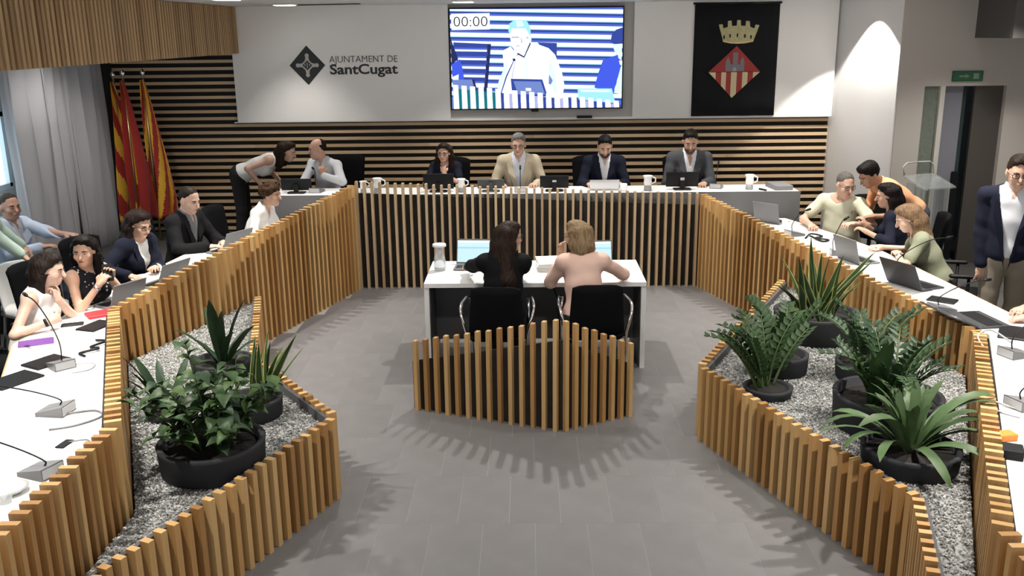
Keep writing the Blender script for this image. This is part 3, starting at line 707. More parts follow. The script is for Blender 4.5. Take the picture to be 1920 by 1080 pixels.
        if hair == 'curly':
            cap(.010); 
            for i in range(26):
                a, b_ = random.uniform(0, 6.28), random.uniform(-.35, 1.); q = HP(.085*math.cos(a)*math.cos(b_), -.02+.10*math.sin(a)*math.cos(b_), .03+.095*math.sin(b_)); hs.ell(q, np.full(3, .028*f), None, .012)
            hs.cuts.append(lambda X, Y, Z: hcut(X, Y, Z, .02, 1.1, -.095))
        if hair in ('long', 'bob', 'tail'):
            cap(.006); hs.ell(HP(0, .030, .092), np.array([.060, .05, .035])*f, HM, .02); hs.cuts.append(lambda X, Y, Z: np.where(Z-hc[2] < -.02*f, -.1, hcut(X, Y, Z, .004, .9, -.2)))
            hl = hlen*f
            for sg in (1, -1):
                p0 = HP(sg*.074, -.012, .03); p1 = HP(sg*.088, -.028, -.06)
                if hair == 'bob': hs.chain([p0, p1, p1+dn*hl*.35+bk*.01-HM[0]*sg*.012], [.030, .034, .022], .03); hs.chain([HP(sg*.05, -.07, .03), HP(sg*.058, -.085, -.06)+dn*hl*.2], [.05, .042], .03)
                else:
                    q = p1+dn*hl*.45-t*0+bk*.02; hs.chain([p0, p1, q, q+dn*hl*.45+bk*.01], [.026, .028, .036, .020], .03)
                    hs.chain([HP(sg*.05, -.07, .03), HP(sg*.058, -.085, -.06), HP(sg*.06, -.085, -.06)+dn*hl*.55+tb*.055+rx*sg*.1*max(0, hlen-.25), HP(sg*.045, -.08, -.06)+dn*hl+tb*.05+rx*sg*.22*max(0, hlen-.25)], [.05, .045, .048+.1*max(0, hlen-.3), .028], .03)
            if hair == 'bob': hs.chain([HP(0, -.09, .03), HP(0, -.1, -.07), HP(0, -.09, -.07)+dn*hl*.22], [.05, .05, .035], .03)
            else: hs.chain([HP(0, -.09, .03), HP(0, -.105, -.07), HP(0, -.10, -.07)+dn*hl*.6+tb*.07, HP(0, -.085, -.07)+dn*hl*1.05+tb*.065], [.05, .05, .052, .022], .03)
        def hn(X, Y, Z):
            a = np.arctan2((X-hc[0]), (Y-hc[1])); return .0022*np.sin(a*34+9*np.sin(Z*14))+.0014*np.sin(a*61+Z*40)
        V, Q = hs.mesh(.0075, 0., hn); 
        if len(V): link_mesh('hair', np_mesh('hair', V, Q, hm), root)
    if beard:
        bs = SDF(); bs.ell(HP(0, .022, -.060), np.array([.064, .074, .066])*f*HS, HM, .02); bs.ell(HP(0, .066, -.094), np.array([.034, .030, .028])*f, HM, .02)
        bs.cuts.append(lambda X, Y, Z: (lambda yy, zz: np.maximum(zz+.048-np.maximum(0, .05-yy)*.8, -(yy+.01)))(((X-hc[0])*HM[1][0]+(Y-hc[1])*HM[1][1]+(Z-hc[2])*HM[1][2])/f, ((X-hc[0])*HM[2][0]+(Y-hc[1])*HM[2][1]+(Z-hc[2])*HM[2][2])/f))
        V, Q = bs.mesh(.0065); link_mesh('beard', np_mesh('beard', V, Q, hair_mat(beard)), root)
    if wrist:
        for sg in wrist:
            d_ = nrm(W_[sg]-E_[sg]); p_ = W_[sg]-d_*.03; MB().tube([p_-d_*.010, p_+d_*.010], .031*f, 14).build('wristwatch', SILVER if wrist[sg] == 's' else BLACK, root, True)
    return root
# ================================================================ chairs
def shell_back(w0, w1, z0, z1, y0, tilt, curve, th, n=8, mrows=6):
    V = []; F = []
    for side in (0, 1):
        for j in range(mrows+1):
            tt = j/mrows; w_ = w0+(w1-w0)*tt
            for i in range(n+1):
                u = i/n*2-1; edge = (1-abs(u)**4)
                y = y0-tilt*tt-curve*(1-u*u)+curve - (th if side else 0)*(.35+.65*edge)
                zc = z1-(.03*u**4 if j == mrows else 0)
                V.append((u*w_/2, y, z0+(zc-z0)*tt))
    W = n+1; K = W*(mrows+1)
    for j in range(mrows):
        for i in range(n):
            a = j*W+i; F.append((a, a+W, a+W+1, a+1)); F.append((K+a, K+a+1, K+a+W+1, K+a+W))
    for j in range(mrows):
        a, b = j*W, j*W+n; F.append((a, K+a, K+a+W, a+W)); F.append((b, b+W, K+b+W, K+b))
    for i in range(n):
        F.append((i, i+1, K+i+1, K+i)); a = mrows*W+i; F.append((a, K+a, K+a+1, a+1))
    return V, F
def office_chair(label, loc, heading, hi=1.02, w=.47, seatz=.45):
    t = thing('office_chair', label, 'chair', loc, -R(heading))
    MB().rbox((0, .0, seatz-.04), (.48, .46, .075), .06).build('seat', BLACKF, t, True)
    V, F = shell_back(w*.92, w, seatz+.08, hi, -.215, .07, .05, .035); MB().add(V, F).build('backrest', BLACKF, t, True)
    MB().tube([(0, -.2, seatz-.06), (0, -.27, seatz+.02), (0, -.262, seatz+.2)], .022).build('back_stem', BLACK, t, True)
    MB().tube([(0, 0, .08), (0, 0, seatz-.07)], .028, 12).build('column', BLACK, t, True)
    for k in range(5):
        a = k*2*math.pi/5+.3; c, s_ = math.cos(a), math.sin(a)
        l = MB().tube([(0, 0, .11), (c*.16, s_*.16, .10), (c*.29, s_*.29, .075)], [.026, .022, .016]).build('base_spoke', BLACK, t, True)
        MB().lathe([(0, -.028), (.026, -.02), (.026, .02), (0, .028)], 12, (0, 0, 0)).build('caster', BLACK, l, True, (c*.29, s_*.29, .032))
    for sg in (-1, 1):
        MB().tube([(sg*.22, -.02, seatz-.05), (sg*.275, -.02, seatz), (sg*.28, -.02, seatz+.19)], .014).build('arm_post', BLACK, t, True)
        MB().rbox((sg*.28, .02, seatz+.205), (.06, .24, .03), .02).build('arm_pad', BLACK, t, True)
    return t
def visitor_chair(label, loc, heading):
    t = thing('visitor_chair', label, 'chair', loc, -R(heading))
    MB().rbox((0, 0, .44), (.46, .46, .07), .06).build('seat', BLACKF, t, True)
    V, F = shell_back(.44, .385, .46, .87, -.22, .045, .04, .04); MB().add(V, F).build('backrest', BLACKF, t, True)
    for sg in (-1, 1):
        MB().tube([(sg*.235, .20, .66), (sg*.27, .12, .675), (sg*.285, -.05, .675), (sg*.285, -.14, .665), (sg*.275, -.19, .62), (sg*.255, -.20, .55), (sg*.235, -.19, .46), (sg*.23, -.2, .3), (sg*.235, -.24, .02)], .013, 10).build('arm_tube', CHROME, t, True)
        MB().tube([(sg*.235, .20, .66), (sg*.235, .215, .4), (sg*.235, .23, .02)], .012, 10).build('front_leg', CHROME, t, True)
    MB().tube([(-.23, -.19, .42), (.23, -.19, .42)], .011).build('cross_bar', CHROME, t, True)
    return t
visitor_chair('black visitor chair with chrome arms under the long-haired woman in black', (-.24, 7.16, 0), 2)
visitor_chair('black visitor chair with chrome arms under the woman in pink', (.52, 7.20, 0), -3)
DZ = .27
for x, y, hd, lb in ((-2.25, 11.22, 190, 'black office chair of the man in the white shirt at the head table'), (-.93, 11.25, 180, 'black office chair of the woman with glasses at the head table'), (-.08, 11.25, 180, 'black office chair behind the beige blazer'),
                     (.78, 11.27, 180, 'black office chair behind the dark blazer at the head table'), (1.88, 11.25, 180, 'black office chair behind the grey blazer at the far right of the head table')):
    office_chair(lb, (x, y, DZ), hd, hi=1.0 if x > -2 else 1.05)
for x, y, hd, lb in ((-3.10, 9.74, 98, 'black office chair behind the woman in the white blouse'), (-3.62, 9.05, 100, 'black office chair of the man in the dark jacket'), (-3.83, 8.15, 110, 'black office chair of the woman in the navy blazer on the left'),
                     (-3.78, 7.2, 110, 'black office chair of the woman in the polka dot top'), (-3.80, 6.42, 90, 'black office chair of the woman in the white sleeveless blouse'),
                     (3.50, 9.92, 235, 'black office chair of the man in the pale green t-shirt'), (3.78, 9.08, 285, 'black office chair of the dark-haired woman in navy on the right'), (3.86, 8.18, 285, 'black office chair of the woman in the olive t-shirt'),
                     (4.02, 6.35, 270, 'black office chair at the right edge of the picture')):
    office_chair(lb, (x, y, 0), hd, hi=1.0)
# white public chair behind the left table
t = thing('tub_chair', 'white rounded chair back behind the polka dot woman', 'chair', (-4.42, 8.0, 0), -R(120))
V, F = shell_back(.56, .62, .40, .80, -.20, .05, .22, .05, n=14); MB().add(V, F).build('backrest', WHITE, t, True)
MB().rbox((0, 0, .41), (.52, .48, .08), .1).build('seat', WHITE, t, True)
for sx in (-1, 1):
    for sy in (-1, 1): MB().tube([(sx*.18, sy*.16, .38), (sx*.22, sy*.2, .0)], .013).build('leg', SILVER, t, True)
t = thing('public_bench', 'dark upholstered seat holding the man in the pale blue blazer', 'bench', (-5.0, 8.75, 0), -R(110))
MB().rbox((0, 0, .40), (.6, .5, .1), .05).build('seat', mat('bench_grey', (.12, .12, .13), .8), t, True); MB().box((0, 0, .18), (.5, .4, .35)).build('plinth', BLACK, t); V, F = shell_back(.6, .58, .45, .85, -.22, .06, .04, .05); MB().add(V, F).build('backrest', mat('bench_grey', (.12, .12, .13), .8), t, True)

# ================================================================ desk equipment
def monitor(label, loc, heading, w=.34, h=.2, m=None, zb=.0, tilt=.12, logo=True):
    """screen faces the user: heading = direction the user looks"""
    t = thing('desk_monitor', label, 'monitor', loc, -R(heading))
    M = Matrix.Rotation(-tilt, 3, 'X')
    MB().rbox((0, 0, zb+h/2+.03), (w, .02, h), .004, M=M).build('screen_housing', m or BLACK, t)
    MB().box((0, -.012, zb+h/2+.03), (w*.94, .002, h*.88), M=M).build('display', mat('dark_display', (.02, .022, .03), .15), t)
    MB().rbox((0, .015, .006), (.2, .14, .012), .03).build('foot', m or BLACK, t)
    MB().box((0, .03, .05), (.05, .02, .1)).build('stand', m or BLACK, t)
    if logo:
        MB().box((0, .0125-.02*.0, zb+h/2+.035), (.045, .003, .03), M=M).build('logo_plate', mat('logo_white', (.75, .75, .75), .4), t)
    return t
LAPD = mat('laptop_dark', (.045, .046, .05), .4); 
def laptop(label, loc, heading, m=None, ang=105, w=.32, d=.22, glow=None):
    t = thing('laptop', label, 'laptop', loc, -R(heading)); m = m or LAPD
    MB().rbox((0, 0, .008), (w, d, .014), .012).build('base', m, t)
    MB().box((0, -.01, .0158), (w*.86, d*.5, .002)).build('keyboard', BLACK, t)
    a = R(ang-90); M = Matrix.Rotation(-a, 3, 'X'); c = Vector((0, d/2, .012))+M @ Vector((0, 0, d/2))
    s_ = MB().rbox(c, (w, .009, d), .003, M=M).build('lid', m, t)
    MB().box(c+M @ Vector((0, -.0055, 0)), (w*.94, .002, d*.88), M=M).build('display', glow or mat('dark_display', (.02, .022, .03), .15), s_)
    return t
def mic(label, loc, heading, reach=.32, up=.30, wedge=True, ext=(.13, .16)):
    t = thing('desk_microphone', label, 'microphone', loc, -R(heading))
    w_, d_ = ext
    MB().add([(-w_/2, -d_/2, 0), (w_/2, -d_/2, 0), (w_/2, d_/2, 0), (-w_/2, d_/2, 0), (-w_/2, -d_/2, .022), (w_/2, -d_/2, .022), (w_/2, d_/2, .06), (-w_/2, d_/2, .06)], [(0, 3, 2, 1), (4, 5, 6, 7), (0, 1, 5, 4), (1, 2, 6, 5), (2, 3, 7, 6), (3, 0, 4, 7)]).build('base', GREYM, t)
    MB().box((0, d_/2+.001, .03), (w_*.9, .004, .045)).build('rear_panel', LGREY, t)
    p = [(0, .03, .045), (0, .035, .045+up*.35), (0, .01-reach*.25, .045+up*.7), (0, -reach*.65, .045+up*.95), (0, -reach, .045+up)]
    MB().tube(spline(p), .0042, 8).build('gooseneck', BLACK, t, True)
    q = Vector(p[-1]); dd = (q-Vector(p[-2])).normalized(); MB().tube([q-dd*.01, q+dd*.012, q+dd*.05], [.007, .012, .011], 10).build('capsule', BLACK, t, True)
    return t
def carafe(label, loc, s=1., heading=0, cup=True):
    t = thing('water_carafe', label, 'carafe', loc, -R(heading))
    MB().lathe([(.001, .002), (.042*s, .002), (.048*s, .02*s), (.046*s, .09*s), (.032*s, .15*s), (.036*s, .185*s), (.033*s, .185*s), (.029*s, .15*s), (.042*s, .09*s), (.044*s, .02*s), (.001, .008)], 20).build('jug', GLASS, t, True)
    MB().lathe([(.001, .01), (.0425*s, .01), (.0435*s, .03*s), (.041*s, .085*s), (.001, .085*s)], 20).build('water', mat('water', (.9, .95, 1), .02, trans=1., ior=1.33), t, True)
    if cup: MB().lathe([(.034*s, .188*s), (.054*s, .192*s), (.052*s, .21*s), (.02*s, .215*s), (.001, .216*s)], 20).build('paper_cover', PAPER, t, True)
    return t
def jug(label, loc, heading=0, s=1.):
    t = thing('water_jug', label, 'jug', loc, -R(heading))
    MB().lathe([(.001, .001), (.04*s, .001), (.043*s, .01), (.038*s, .055*s), (.036*s, .055*s), (.001, .054*s)], 18).build('base', mat('smoked_glass', (.30, .30, .31), .15), t, True)
    MB().lathe([(.037*s, .056*s), (.046*s, .09*s), (.041*s, .135*s), (.055*s, .165*s), (.050*s, .166*s), (.036*s, .135*s), (.001, .12*s)], 18).build('body', mat('white_ceramic', (.85, .85, .84), .25), t, True)
    MB().tube([(-.05*s, 0, .150*s), (-.085*s, 0, .135*s), (-.085*s, 0, .095*s), (-.045*s, 0, .075*s)], .008*s, 8).build('handle', mat('white_ceramic', (.85, .85, .84), .25), t, True)
    return t
def sheet(label, loc, rz, w=.21, d=.297, n=1, cat='paper', m=None, name='paper_sheet', h=.0012):
    o = MB()
    for i in range(n): o.box((random.uniform(-.006, .006)*(i > 0), random.uniform(-.006, .006)*(i > 0), h*(i+.5)), (w, d, h), random.uniform(-.05, .05)*(i > 0))
    if n == 1: return tag(o.build(name, m or PAPER, None, False, loc, rz), label, cat)
    t = thing(name, label, cat, loc, rz)
    for i in range(n): MB().box((random.uniform(-.008, .008), random.uniform(-.008, .008), h*(i+.5)), (w, d, h*.96), random.uniform(-.06, .06)).build('sheet', m or PAPER, t)
    return t
def flat(name, label, cat, loc, rz, size, m, r=.008):
    return tag(MB().rbox((0, 0, size[2]/2), size, r).build(name, m, None, False, loc, rz), label, cat)
def cable(label, pts, r=.003, m=None): return tag(MB().tube(spline(pts), r, 6).build('cable', m or GREYM, None, True), label, 'cable')
SCR = mat('laptop_glow', (.1, .1, .1), .3, emit=(.55, .86, .95), estr=.85)
def screen_doc(m):
    t = m.node_tree; b = t.nodes['Principled BSDF']; tc = N(t, 'ShaderNodeTexCoord'); sp = N(t, 'ShaderNodeSeparateXYZ'); t.links.new(tc.outputs['Generated'], sp.inputs[0])
    w_ = N(t, 'ShaderNodeTexNoise'); w_.inputs['Scale'].default_value = 6; t.links.new(tc.outputs['Generated'], w_.inputs['Vector'])
    rp = N(t, 'ShaderNodeValToRGB'); rp.color_ramp.interpolation = 'CONSTANT'; e = rp.color_ramp.elements; e.new(.62); e.new(.7); e.new(.88)
    for i, (p, c) in enumerate([(0, (.60, .88, .95)), (.62, (.38, .72, .9)), (.7, (.62, .9, .96)), (.88, (.85, .95, 1.))]): e[i].position = p; e[i].color = (*c, 1)
    t.links.new(sp.outputs[2], rp.inputs[0]); t.links.new(rp.outputs[0], b.inputs['Emission Color'])
screen_doc(SCR)
# centre table
carafe('glass water carafe with white paper cover on the left end of the centre table', (-.765, 7.9, .75), 1.12)
laptop('open laptop with glowing pale blue screen in front of the woman in black', (-.49, 7.98, .75), 4, GREYM, 108, .31, .22, SCR)
laptop('open laptop with bright screen mostly hidden behind the woman in pink', (.60, 7.98, .75), -4, GREYM, 108, .31, .2, SCR)
sheet('thick stack of documents lying between the two laptops', (.20, 7.97, .75), .05, .24, .30, 12, 'papers', None, 'document_stack', .006)
sheet('loose paper sheet on the centre table near the women', (.22, 7.62, .75), .1, .25, .2)
sheet('white sheet under the right elbow of the woman in black', (-.36, 7.58, .75), .3, .21, .2)
flat('wallet', 'small black wallet beside the document stack', 'wallet', (.37, 7.76, .75), .1, (.15, .07, .018), BLACK)
# head table
TZ = 1.02
monitor('black monitor in front of the woman with glasses at the head table', (-1.0, 10.47, TZ), 180, .34, .17, logo=False, tilt=.1)
monitor('grey backed monitor left of the beige blazer', (-.41, 10.45, TZ), 180, .30, .105, mat('monitor_grey', (.05, .055, .055), .45), logo=False, tilt=.2)
monitor('black monitor with small white logo right of the beige blazer', (.30, 10.45, TZ), 180, .32, .14)
laptop('silver laptop open in front of the dark blazer', (.86, 10.50, TZ), 180, SILVER, 100, .33, .11)
monitor('black monitor with white logo in front of the grey blazer', (1.73, 10.47, TZ), 180, .36, .165)
monitor('large black monitor at the left end of the head table', (-2.60, 10.46, TZ), 180, .34, .13, logo=False)
for x, lb, sc in ((-1.84, 'clear water jug nearest the left corner of the head table', .8), (-1.68, 'white water jug second from the left corner of the head table', 1.), (-.74, 'small white jug beside the elbow of the woman with glasses', .9), (1.34, 'white water jug between the dark blazer and the grey blazer', 1.), (2.47, 'white water jug alone on the right end of the head table', 1.)):
    jug(lb, (x, 10.42, TZ), 180, sc)
tag(MB().lathe([(.001, .0), (.035, .0), (.042, .04), (.04, .08), (.037, .08), (.038, .04), (.001, .01)], 16).build('coffee_cup', mat('white_ceramic', (.85, .85, .84), .25), None, True, (1.07, 10.40, TZ)), 'white coffee cup right of the silver laptop', 'cup')
mic('table microphone standing right of the grey blazer', (2.13, 10.55, TZ), 200, .06, .22)
mic('table microphone in front of the man in the white shirt', (-2.38, 10.5, TZ), 190, -.05, .22)
mic('table microphone in front of the beige blazer', (-.08, 10.42, TZ), 180, .03, .2)
flat('desk_phone', 'flat grey console at the right end of the head table', 'console', (2.82, 10.5, TZ), .1, (.2, .34, .05), GREYM)
flat('remote_pen', 'small black stylus on the right end of the head table', 'pen', (2.60, 10.34, TZ), .5, (.02, .12, .02), BLACK)
sheet('paper lying before the man in the white shirt', (-2.25, 10.45, TZ), .1, .3, .21)
# left table
Z = .75
mic('grey microphone unit with tall gooseneck beside the two tablets', (-2.93, 5.50, Z), 133, .42, .34)
mic('grey microphone unit in the middle of the empty left table', (-2.60, 4.76, Z), 97, .42, .10)
mic('grey microphone unit nearest the camera on the left table', (-2.31, 4.02, Z), 112, .42, .08)
flat('tablet', 'dark tablet closed at the left edge of the left table', 'tablet', (-3.10, 5.26, Z), -.5, (.20, .28, .012), BLACK)
flat('tablet', 'dark tablet lying beside the tall gooseneck microphone', 'tablet', (-3.06, 5.58, Z), -.5, (.18, .24, .012), BLACK)
flat('folder', 'purple folder in front of the woman in the sleeveless white blouse', 'folder', (-3.33, 5.98, Z), -1.1, (.14, .22, .008), mat('purple_card', (.16, .05, .26), .6))
flat('book', 'red book on the left table behind the dark tablet', 'book', (-3.17, 6.62, Z), -.9, (.15, .2, .022), mat('red_card', (.55, .03, .04), .5))
flat('tablet', 'black tablet beside the red book at the barrier corner', 'tablet', (-3.08, 6.34, Z), -.3, (.16, .24, .012), BLACK)
flat('phone', 'black phone lying at the front edge before the polka dot woman', 'phone', (-3.27, 6.38, Z), -1.2, (.075, .15, .01), BLACK)
flat('socket_box', 'small black floor socket set in the left table', 'socket', (-2.355, 4.35, Z), -.15, (.05, .10, .006), BLACK)
tag(MB().lathe([(.001, .0), (.05, .0), (.075, .02), (.08, .024), (.001, .018)], 18).build('saucer', WHITE, None, True, (-2.36, 3.84, Z)), 'white saucer beside the nearest microphone unit', 'saucer')
tag(MB().lathe([(.001, .0), (.028, .0), (.036, .05), (.04, .07), (.036, .07), (.001, .012)], 16).build('glass_cup', GLASS, None, True, (-2.33, 3.74, Z)), 'clear glass beside the nearest microphone unit', 'glass')
tag(MB().lathe([(.001, .0), (.028, .0), (.034, .1), (.031, .1), (.026, .008), (.001, .008)], 16).build('drinking_glass', GLASS, None, True, (-3.10, 7.16, Z)), 'clear drinking glass between two laptops on the left table', 'glass')
laptop('dark laptop open before the polka dot woman', (-3.17, 6.92, Z), 118, GREYM, 112, .3, .2)
laptop('dark laptop open before the woman in the navy blazer on the left', (-3.06, 7.50, Z), 112, GREYM, 115, .32, .22)
laptop('dark grey laptop used by the man in the dark jacket', (-2.88, 8.72, Z), 118, GREYM, 112, .34, .22)
sheet('document held by the woman in the navy blazer on the left', (-3.28, 7.76, Z), -.9, .22, .26, 2, 'papers', None, 'document_stack')
sheet('white papers beside the dark grey laptop', (-3.05, 8.25, Z), -.5, .24, .3)
flat('phone', 'dark phone near the papers of the man in the dark jacket', 'phone', (-2.98, 8.16, Z), .4, (.08, .16, .01), GREYM)
flat('phone', 'black phone against the left barrier before the navy blazer', 'phone', (-2.90, 7.87, Z), .2, (.09, .15, .01), BLACK)
sheet('paper under the arms of the woman in the white blouse', (-2.66, 9.35, Z), .3, .22, .26)
cable('cable looping from the middle microphone unit', [(-2.54, 4.72, Z+.01), (-2.40, 4.78, Z+.006), (-2.32, 4.70, Z+.005), (-2.40, 4.58, Z+.005), (-2.52, 4.52, Z+.005)], .006)
cable('thin cable from the black table socket', [(-2.34, 4.36, Z+.008), (-2.25, 4.38, Z+.01), (-2.18, 4.28, Z+.005), (-2.16, 4.2, Z+.005)], .004)
cable('cable from the nearest microphone unit to the barrier', [(-2.25, 4.0, Z+.01), (-2.17, 4.02, Z+.006), (-2.12, 4.06, Z+.005)], .005)
cable('black tangled charger cable by the left barrier corner', [(-2.93, 6.0, Z+.01), (-2.84, 5.95, Z+.02), (-2.90, 5.85, Z+.012), (-2.82, 5.80, Z+.02), (-2.92, 5.74, Z+.008), (-2.86, 5.68, Z+.008)], .008, BLACK)
cable('cable behind the tall gooseneck microphone', [(-2.85, 5.52, Z+.01), (-2.74, 5.55, Z+.006), (-2.72, 5.44, Z+.005), (-2.8, 5.38, Z+.005)], .004, LGREY)
# right table
laptop('dark laptop open before the man in the pale green t-shirt', (2.62, 9.93, Z), 225, GREYM, 105, .30, .22)
laptop('dark laptop with stickers before the dark-haired woman in navy', (2.93, 8.14, Z), 252, GREYM, 105, .32, .22)
laptop('dark laptop before the woman in the olive t-shirt', (3.10, 7.30, Z), 245, LAPD, 118, .36, .24)
laptop('dark laptop at the far right before the hand at the picture edge', (3.16, 6.34, Z), 262, LAPD, 158, .38, .24)
tag(MB().lathe([(.001, .0), (.03, .0), (.036, .09), (.033, .09), (.028, .008), (.001, .008)], 16).build('drinking_glass', GLASS, None, True, (2.66, 9.58, Z)), 'clear drinking glass near the man in the pale green t-shirt', 'glass')
mic('black gooseneck microphone near the man in the pale green t-shirt', (2.66, 9.22, Z), 250, .12, .2)
mic('black gooseneck microphone left of the stickered laptop', (2.80, 8.36, Z), 270, .05, .28, ext=(.08, .1))
mic('gooseneck microphone rising over the laptop of the olive t-shirt', (3.10, 7.62, Z), 262, .38, .26, ext=(.1, .12))
mic('gooseneck microphone unit lying along the edge near the standing man', (3.0, 6.58, Z), 255, .34, .16)
cable('tangle of black headphones cable on the right table', [(2.72, 9.05, Z+.01), (2.82, 9.2, Z+.02), (2.90, 9.1, Z+.015), (2.80, 9.0, Z+.02), (2.92, 8.96, Z+.01), (2.84, 8.9, Z+.01), (2.78, 9.1, Z+.02)], .009, BLACK)
sheet('papers before the dark-haired woman in navy', (3.02, 8.66, Z), .3, .24, .3, 2, 'papers', None, 'document_stack')
sheet('white sheet between the stickered laptop and the olive t-shirt', (3.08, 7.86, Z), .2, .22, .3)
sheet('papers and tablet cover before the standing man', (3.27, 7.02, Z), -.2, .24, .3, 3, 'papers', None, 'document_stack')
flat('tablet', 'black tablet near the papers on the right table', 'tablet', (3.12, 6.85, Z), .9, (.14, .2, .012), BLACK)
sheet('crumpled white note beside the right barrier', (2.98, 6.98, Z), .6, .14, .18)
flat('tablet', 'black folded tablet at the right picture edge', 'tablet', (3.26, 6.04, Z), -.5, (.2, .3, .014), BLACK)
sheet('white page before the hand at the picture edge', (3.22, 6.2, Z), -.4, .2, .24)
mic('grey microphone unit beside the right barrier corner', (3.04, 5.60, Z), 250, .2, .2)
mic('grey microphone unit further along the right table edge', (2.68, 4.78, Z), 250, .25, .14)
flat('card_box', 'small orange box on the right table', 'box', (2.36, 4.36, Z), .2, (.13, .07, .035), mat('orange_card', (.75, .22, .03), .5))
flat('power_adapter', 'black adapter block lying beside the orange box', 'adapter', (2.30, 4.17, Z), -.4, (.12, .1, .05), BLACK)
cable('black lead of the adapter block', [(2.34, 4.15, Z+.03), (2.44, 4.2, Z+.02), (2.52, 4.1, Z+.008), (2.45, 3.98, Z+.006), (2.3, 3.98, Z+.006)], .006, BLACK)
cable('white cable loop by the right barrier', [(2.62, 4.72, Z+.01), (2.52, 4.85, Z+.012), (2.50, 4.72, Z+.006), (2.58, 4.62, Z+.006)], .005, LGREY)
cable('pale cable over the unit at the right barrier corner', [(3.04, 5.65, Z+.07), (3.0, 5.85, Z+.09), (2.92, 5.85, Z+.05), (2.90, 5.7, Z+.01)], .006, LGREY)
# lectern
ACR = mat('acrylic', (.85, .9, .9), .05, trans=.85, ior=1.2, alpha=.55)
t = thing('lectern', 'clear acrylic lectern standing beside the doorway', 'lectern', (4.42, 10.35, 0), R(20))
MB().rbox((0, 0, .012), (.42, .36, .024), .03).build('base_plate', ACR, t)
for sg in (-1, 1): MB().box((sg*.17, 0, .55), (.018, .26, 1.06)).build('side_panel', ACR, t)
MB().box((0, 0, 1.1), (.44, .36, .018), M=Matrix.Rotation(.3, 3, 'X')).build('reading_shelf', ACR, t)
for sg in (-1, 1): MB().tube([(sg*.2, .16, 1.16), (sg*.21, .18, 1.25), (sg*.16, .18, 1.29), (0, .18, 1.295)], .008, 8).build('top_rail', LGREY, t, True)
# ================================================================ wall mounted things
def wtext(txt, x0, x1, zb, zt, y, m, parent, name, bold=0., ref='H'):
    me = text_mesh(txt, 1., bold, .02); me.materials.clear(); me.materials.append(m)
    co = np.zeros(len(me.vertices)*3, np.float32); me.vertices.foreach_get('co', co); co = co.reshape(-1, 3)
    mn, mx = co.min(0), co.max(0); sx = (x1-x0)/(mx[0]-mn[0]); cap = .70   # cap height of the built-in font at size 1
    sz = (zt-zb)/cap
    P = np.stack([x0+(co[:, 0]-mn[0])*sx, np.where(co[:, 2] > 0, y-.006, y), zb+co[:, 1]*sz], 1); me.vertices.foreach_set('co', P.ravel().astype(np.float32)); me.update()
    return link_mesh(name, me, parent)
LOGO = mat('logo_dark', (.022, .026, .026), .5)
sg_ = thing('wall_sign', 'dark town hall sign with diamond emblem and two lines of lettering', 'sign', (0, 0, 0))
YW = 11.94
def vpoly(mb, pts, y, th=.006):   # polygon in the wall plane (x, z)
    n = len(pts); a = sum(pts[i][0]*pts[(i+1) % n][1]-pts[(i+1) % n][0]*pts[i][1] for i in range(n))
    if a < 0: pts = pts[::-1]
    V = [(p[0], y-th, p[1]) for p in pts]+[(p[0], y, p[1]) for p in pts]
    return mb.add(V, [tuple(range(n)), tuple(range(2*n-1, n-1, -1))]+[(i, n+i, n+(i+1) % n, (i+1) % n) for i in range(n)])
cx_, cz_, hw, hh = -2.722, 2.372, .222, .238
vpoly(MB(), [(cx_-hw, cz_), (cx_, cz_-hh), (cx_+hw, cz_), (cx_, cz_+hh)], YW).build('diamond_plate', LOGO, sg_)
EMB = mat('logo_cutout', (.50, .485, .465), .8)
def ring(cx, cz, r, n=14): return [(cx+r*math.cos(2*math.pi*k/n), cz+r*math.sin(2*math.pi*k/n)) for k in range(n)]
em = MB(); y1 = YW-.0061
for dx, dz in ((0, 1), (1, 0), (0, -1), (-1, 0)):
    vpoly(MB(), ring(cx_+dx*.118, cz_+dz*.118, .025), y1, .003).build('emblem_dot', EMB, sg_)
    px, pz = dz, dx
    vpoly(MB(), [(cx_+dx*.06-px*.026, cz_+dz*.06-pz*.026), (cx_+dx*.06+px*.026, cz_+dz*.06+pz*.026), (cx_+dx*.112+px*.016, cz_+dz*.112+pz*.016), (cx_+dx*.112-px*.016, cz_+dz*.112-pz*.016)], y1, .0028).build('emblem_arm', EMB, sg_)
vpoly(MB(), [(cx_-.085, cz_), (cx_, cz_-.085), (cx_+.085, cz_), (cx_, cz_+.085)], y1, .0032).build('emblem_square', EMB, sg_)
vpoly(MB(), [(cx_-.06, cz_), (cx_, cz_-.06), (cx_+.06, cz_), (cx_, cz_+.06)], y1-.0032, .001).build('emblem_core', LOGO, sg_)
for k, q in enumerate((-.028, 0, .028)): vpoly(MB(), [(cx_+q-.005, cz_-.035+abs(q)), (cx_+q+.005, cz_-.035+abs(q)), (cx_+q+.005, cz_+.035-abs(q)*.6), (cx_+q-.005, cz_+.035-abs(q)*.6)], y1-.0043, .0008).build('emblem_bar', EMB, sg_)
wtext('AJUNTAMENT DE', -2.445, -1.60, 2.402, 2.482, YW, LOGO, sg_, 'lettering_top', -.012)
wtext('SantCugat', -2.445, -1.60, 2.262, 2.38, YW, LOGO, sg_, 'lettering_bottom', .022)

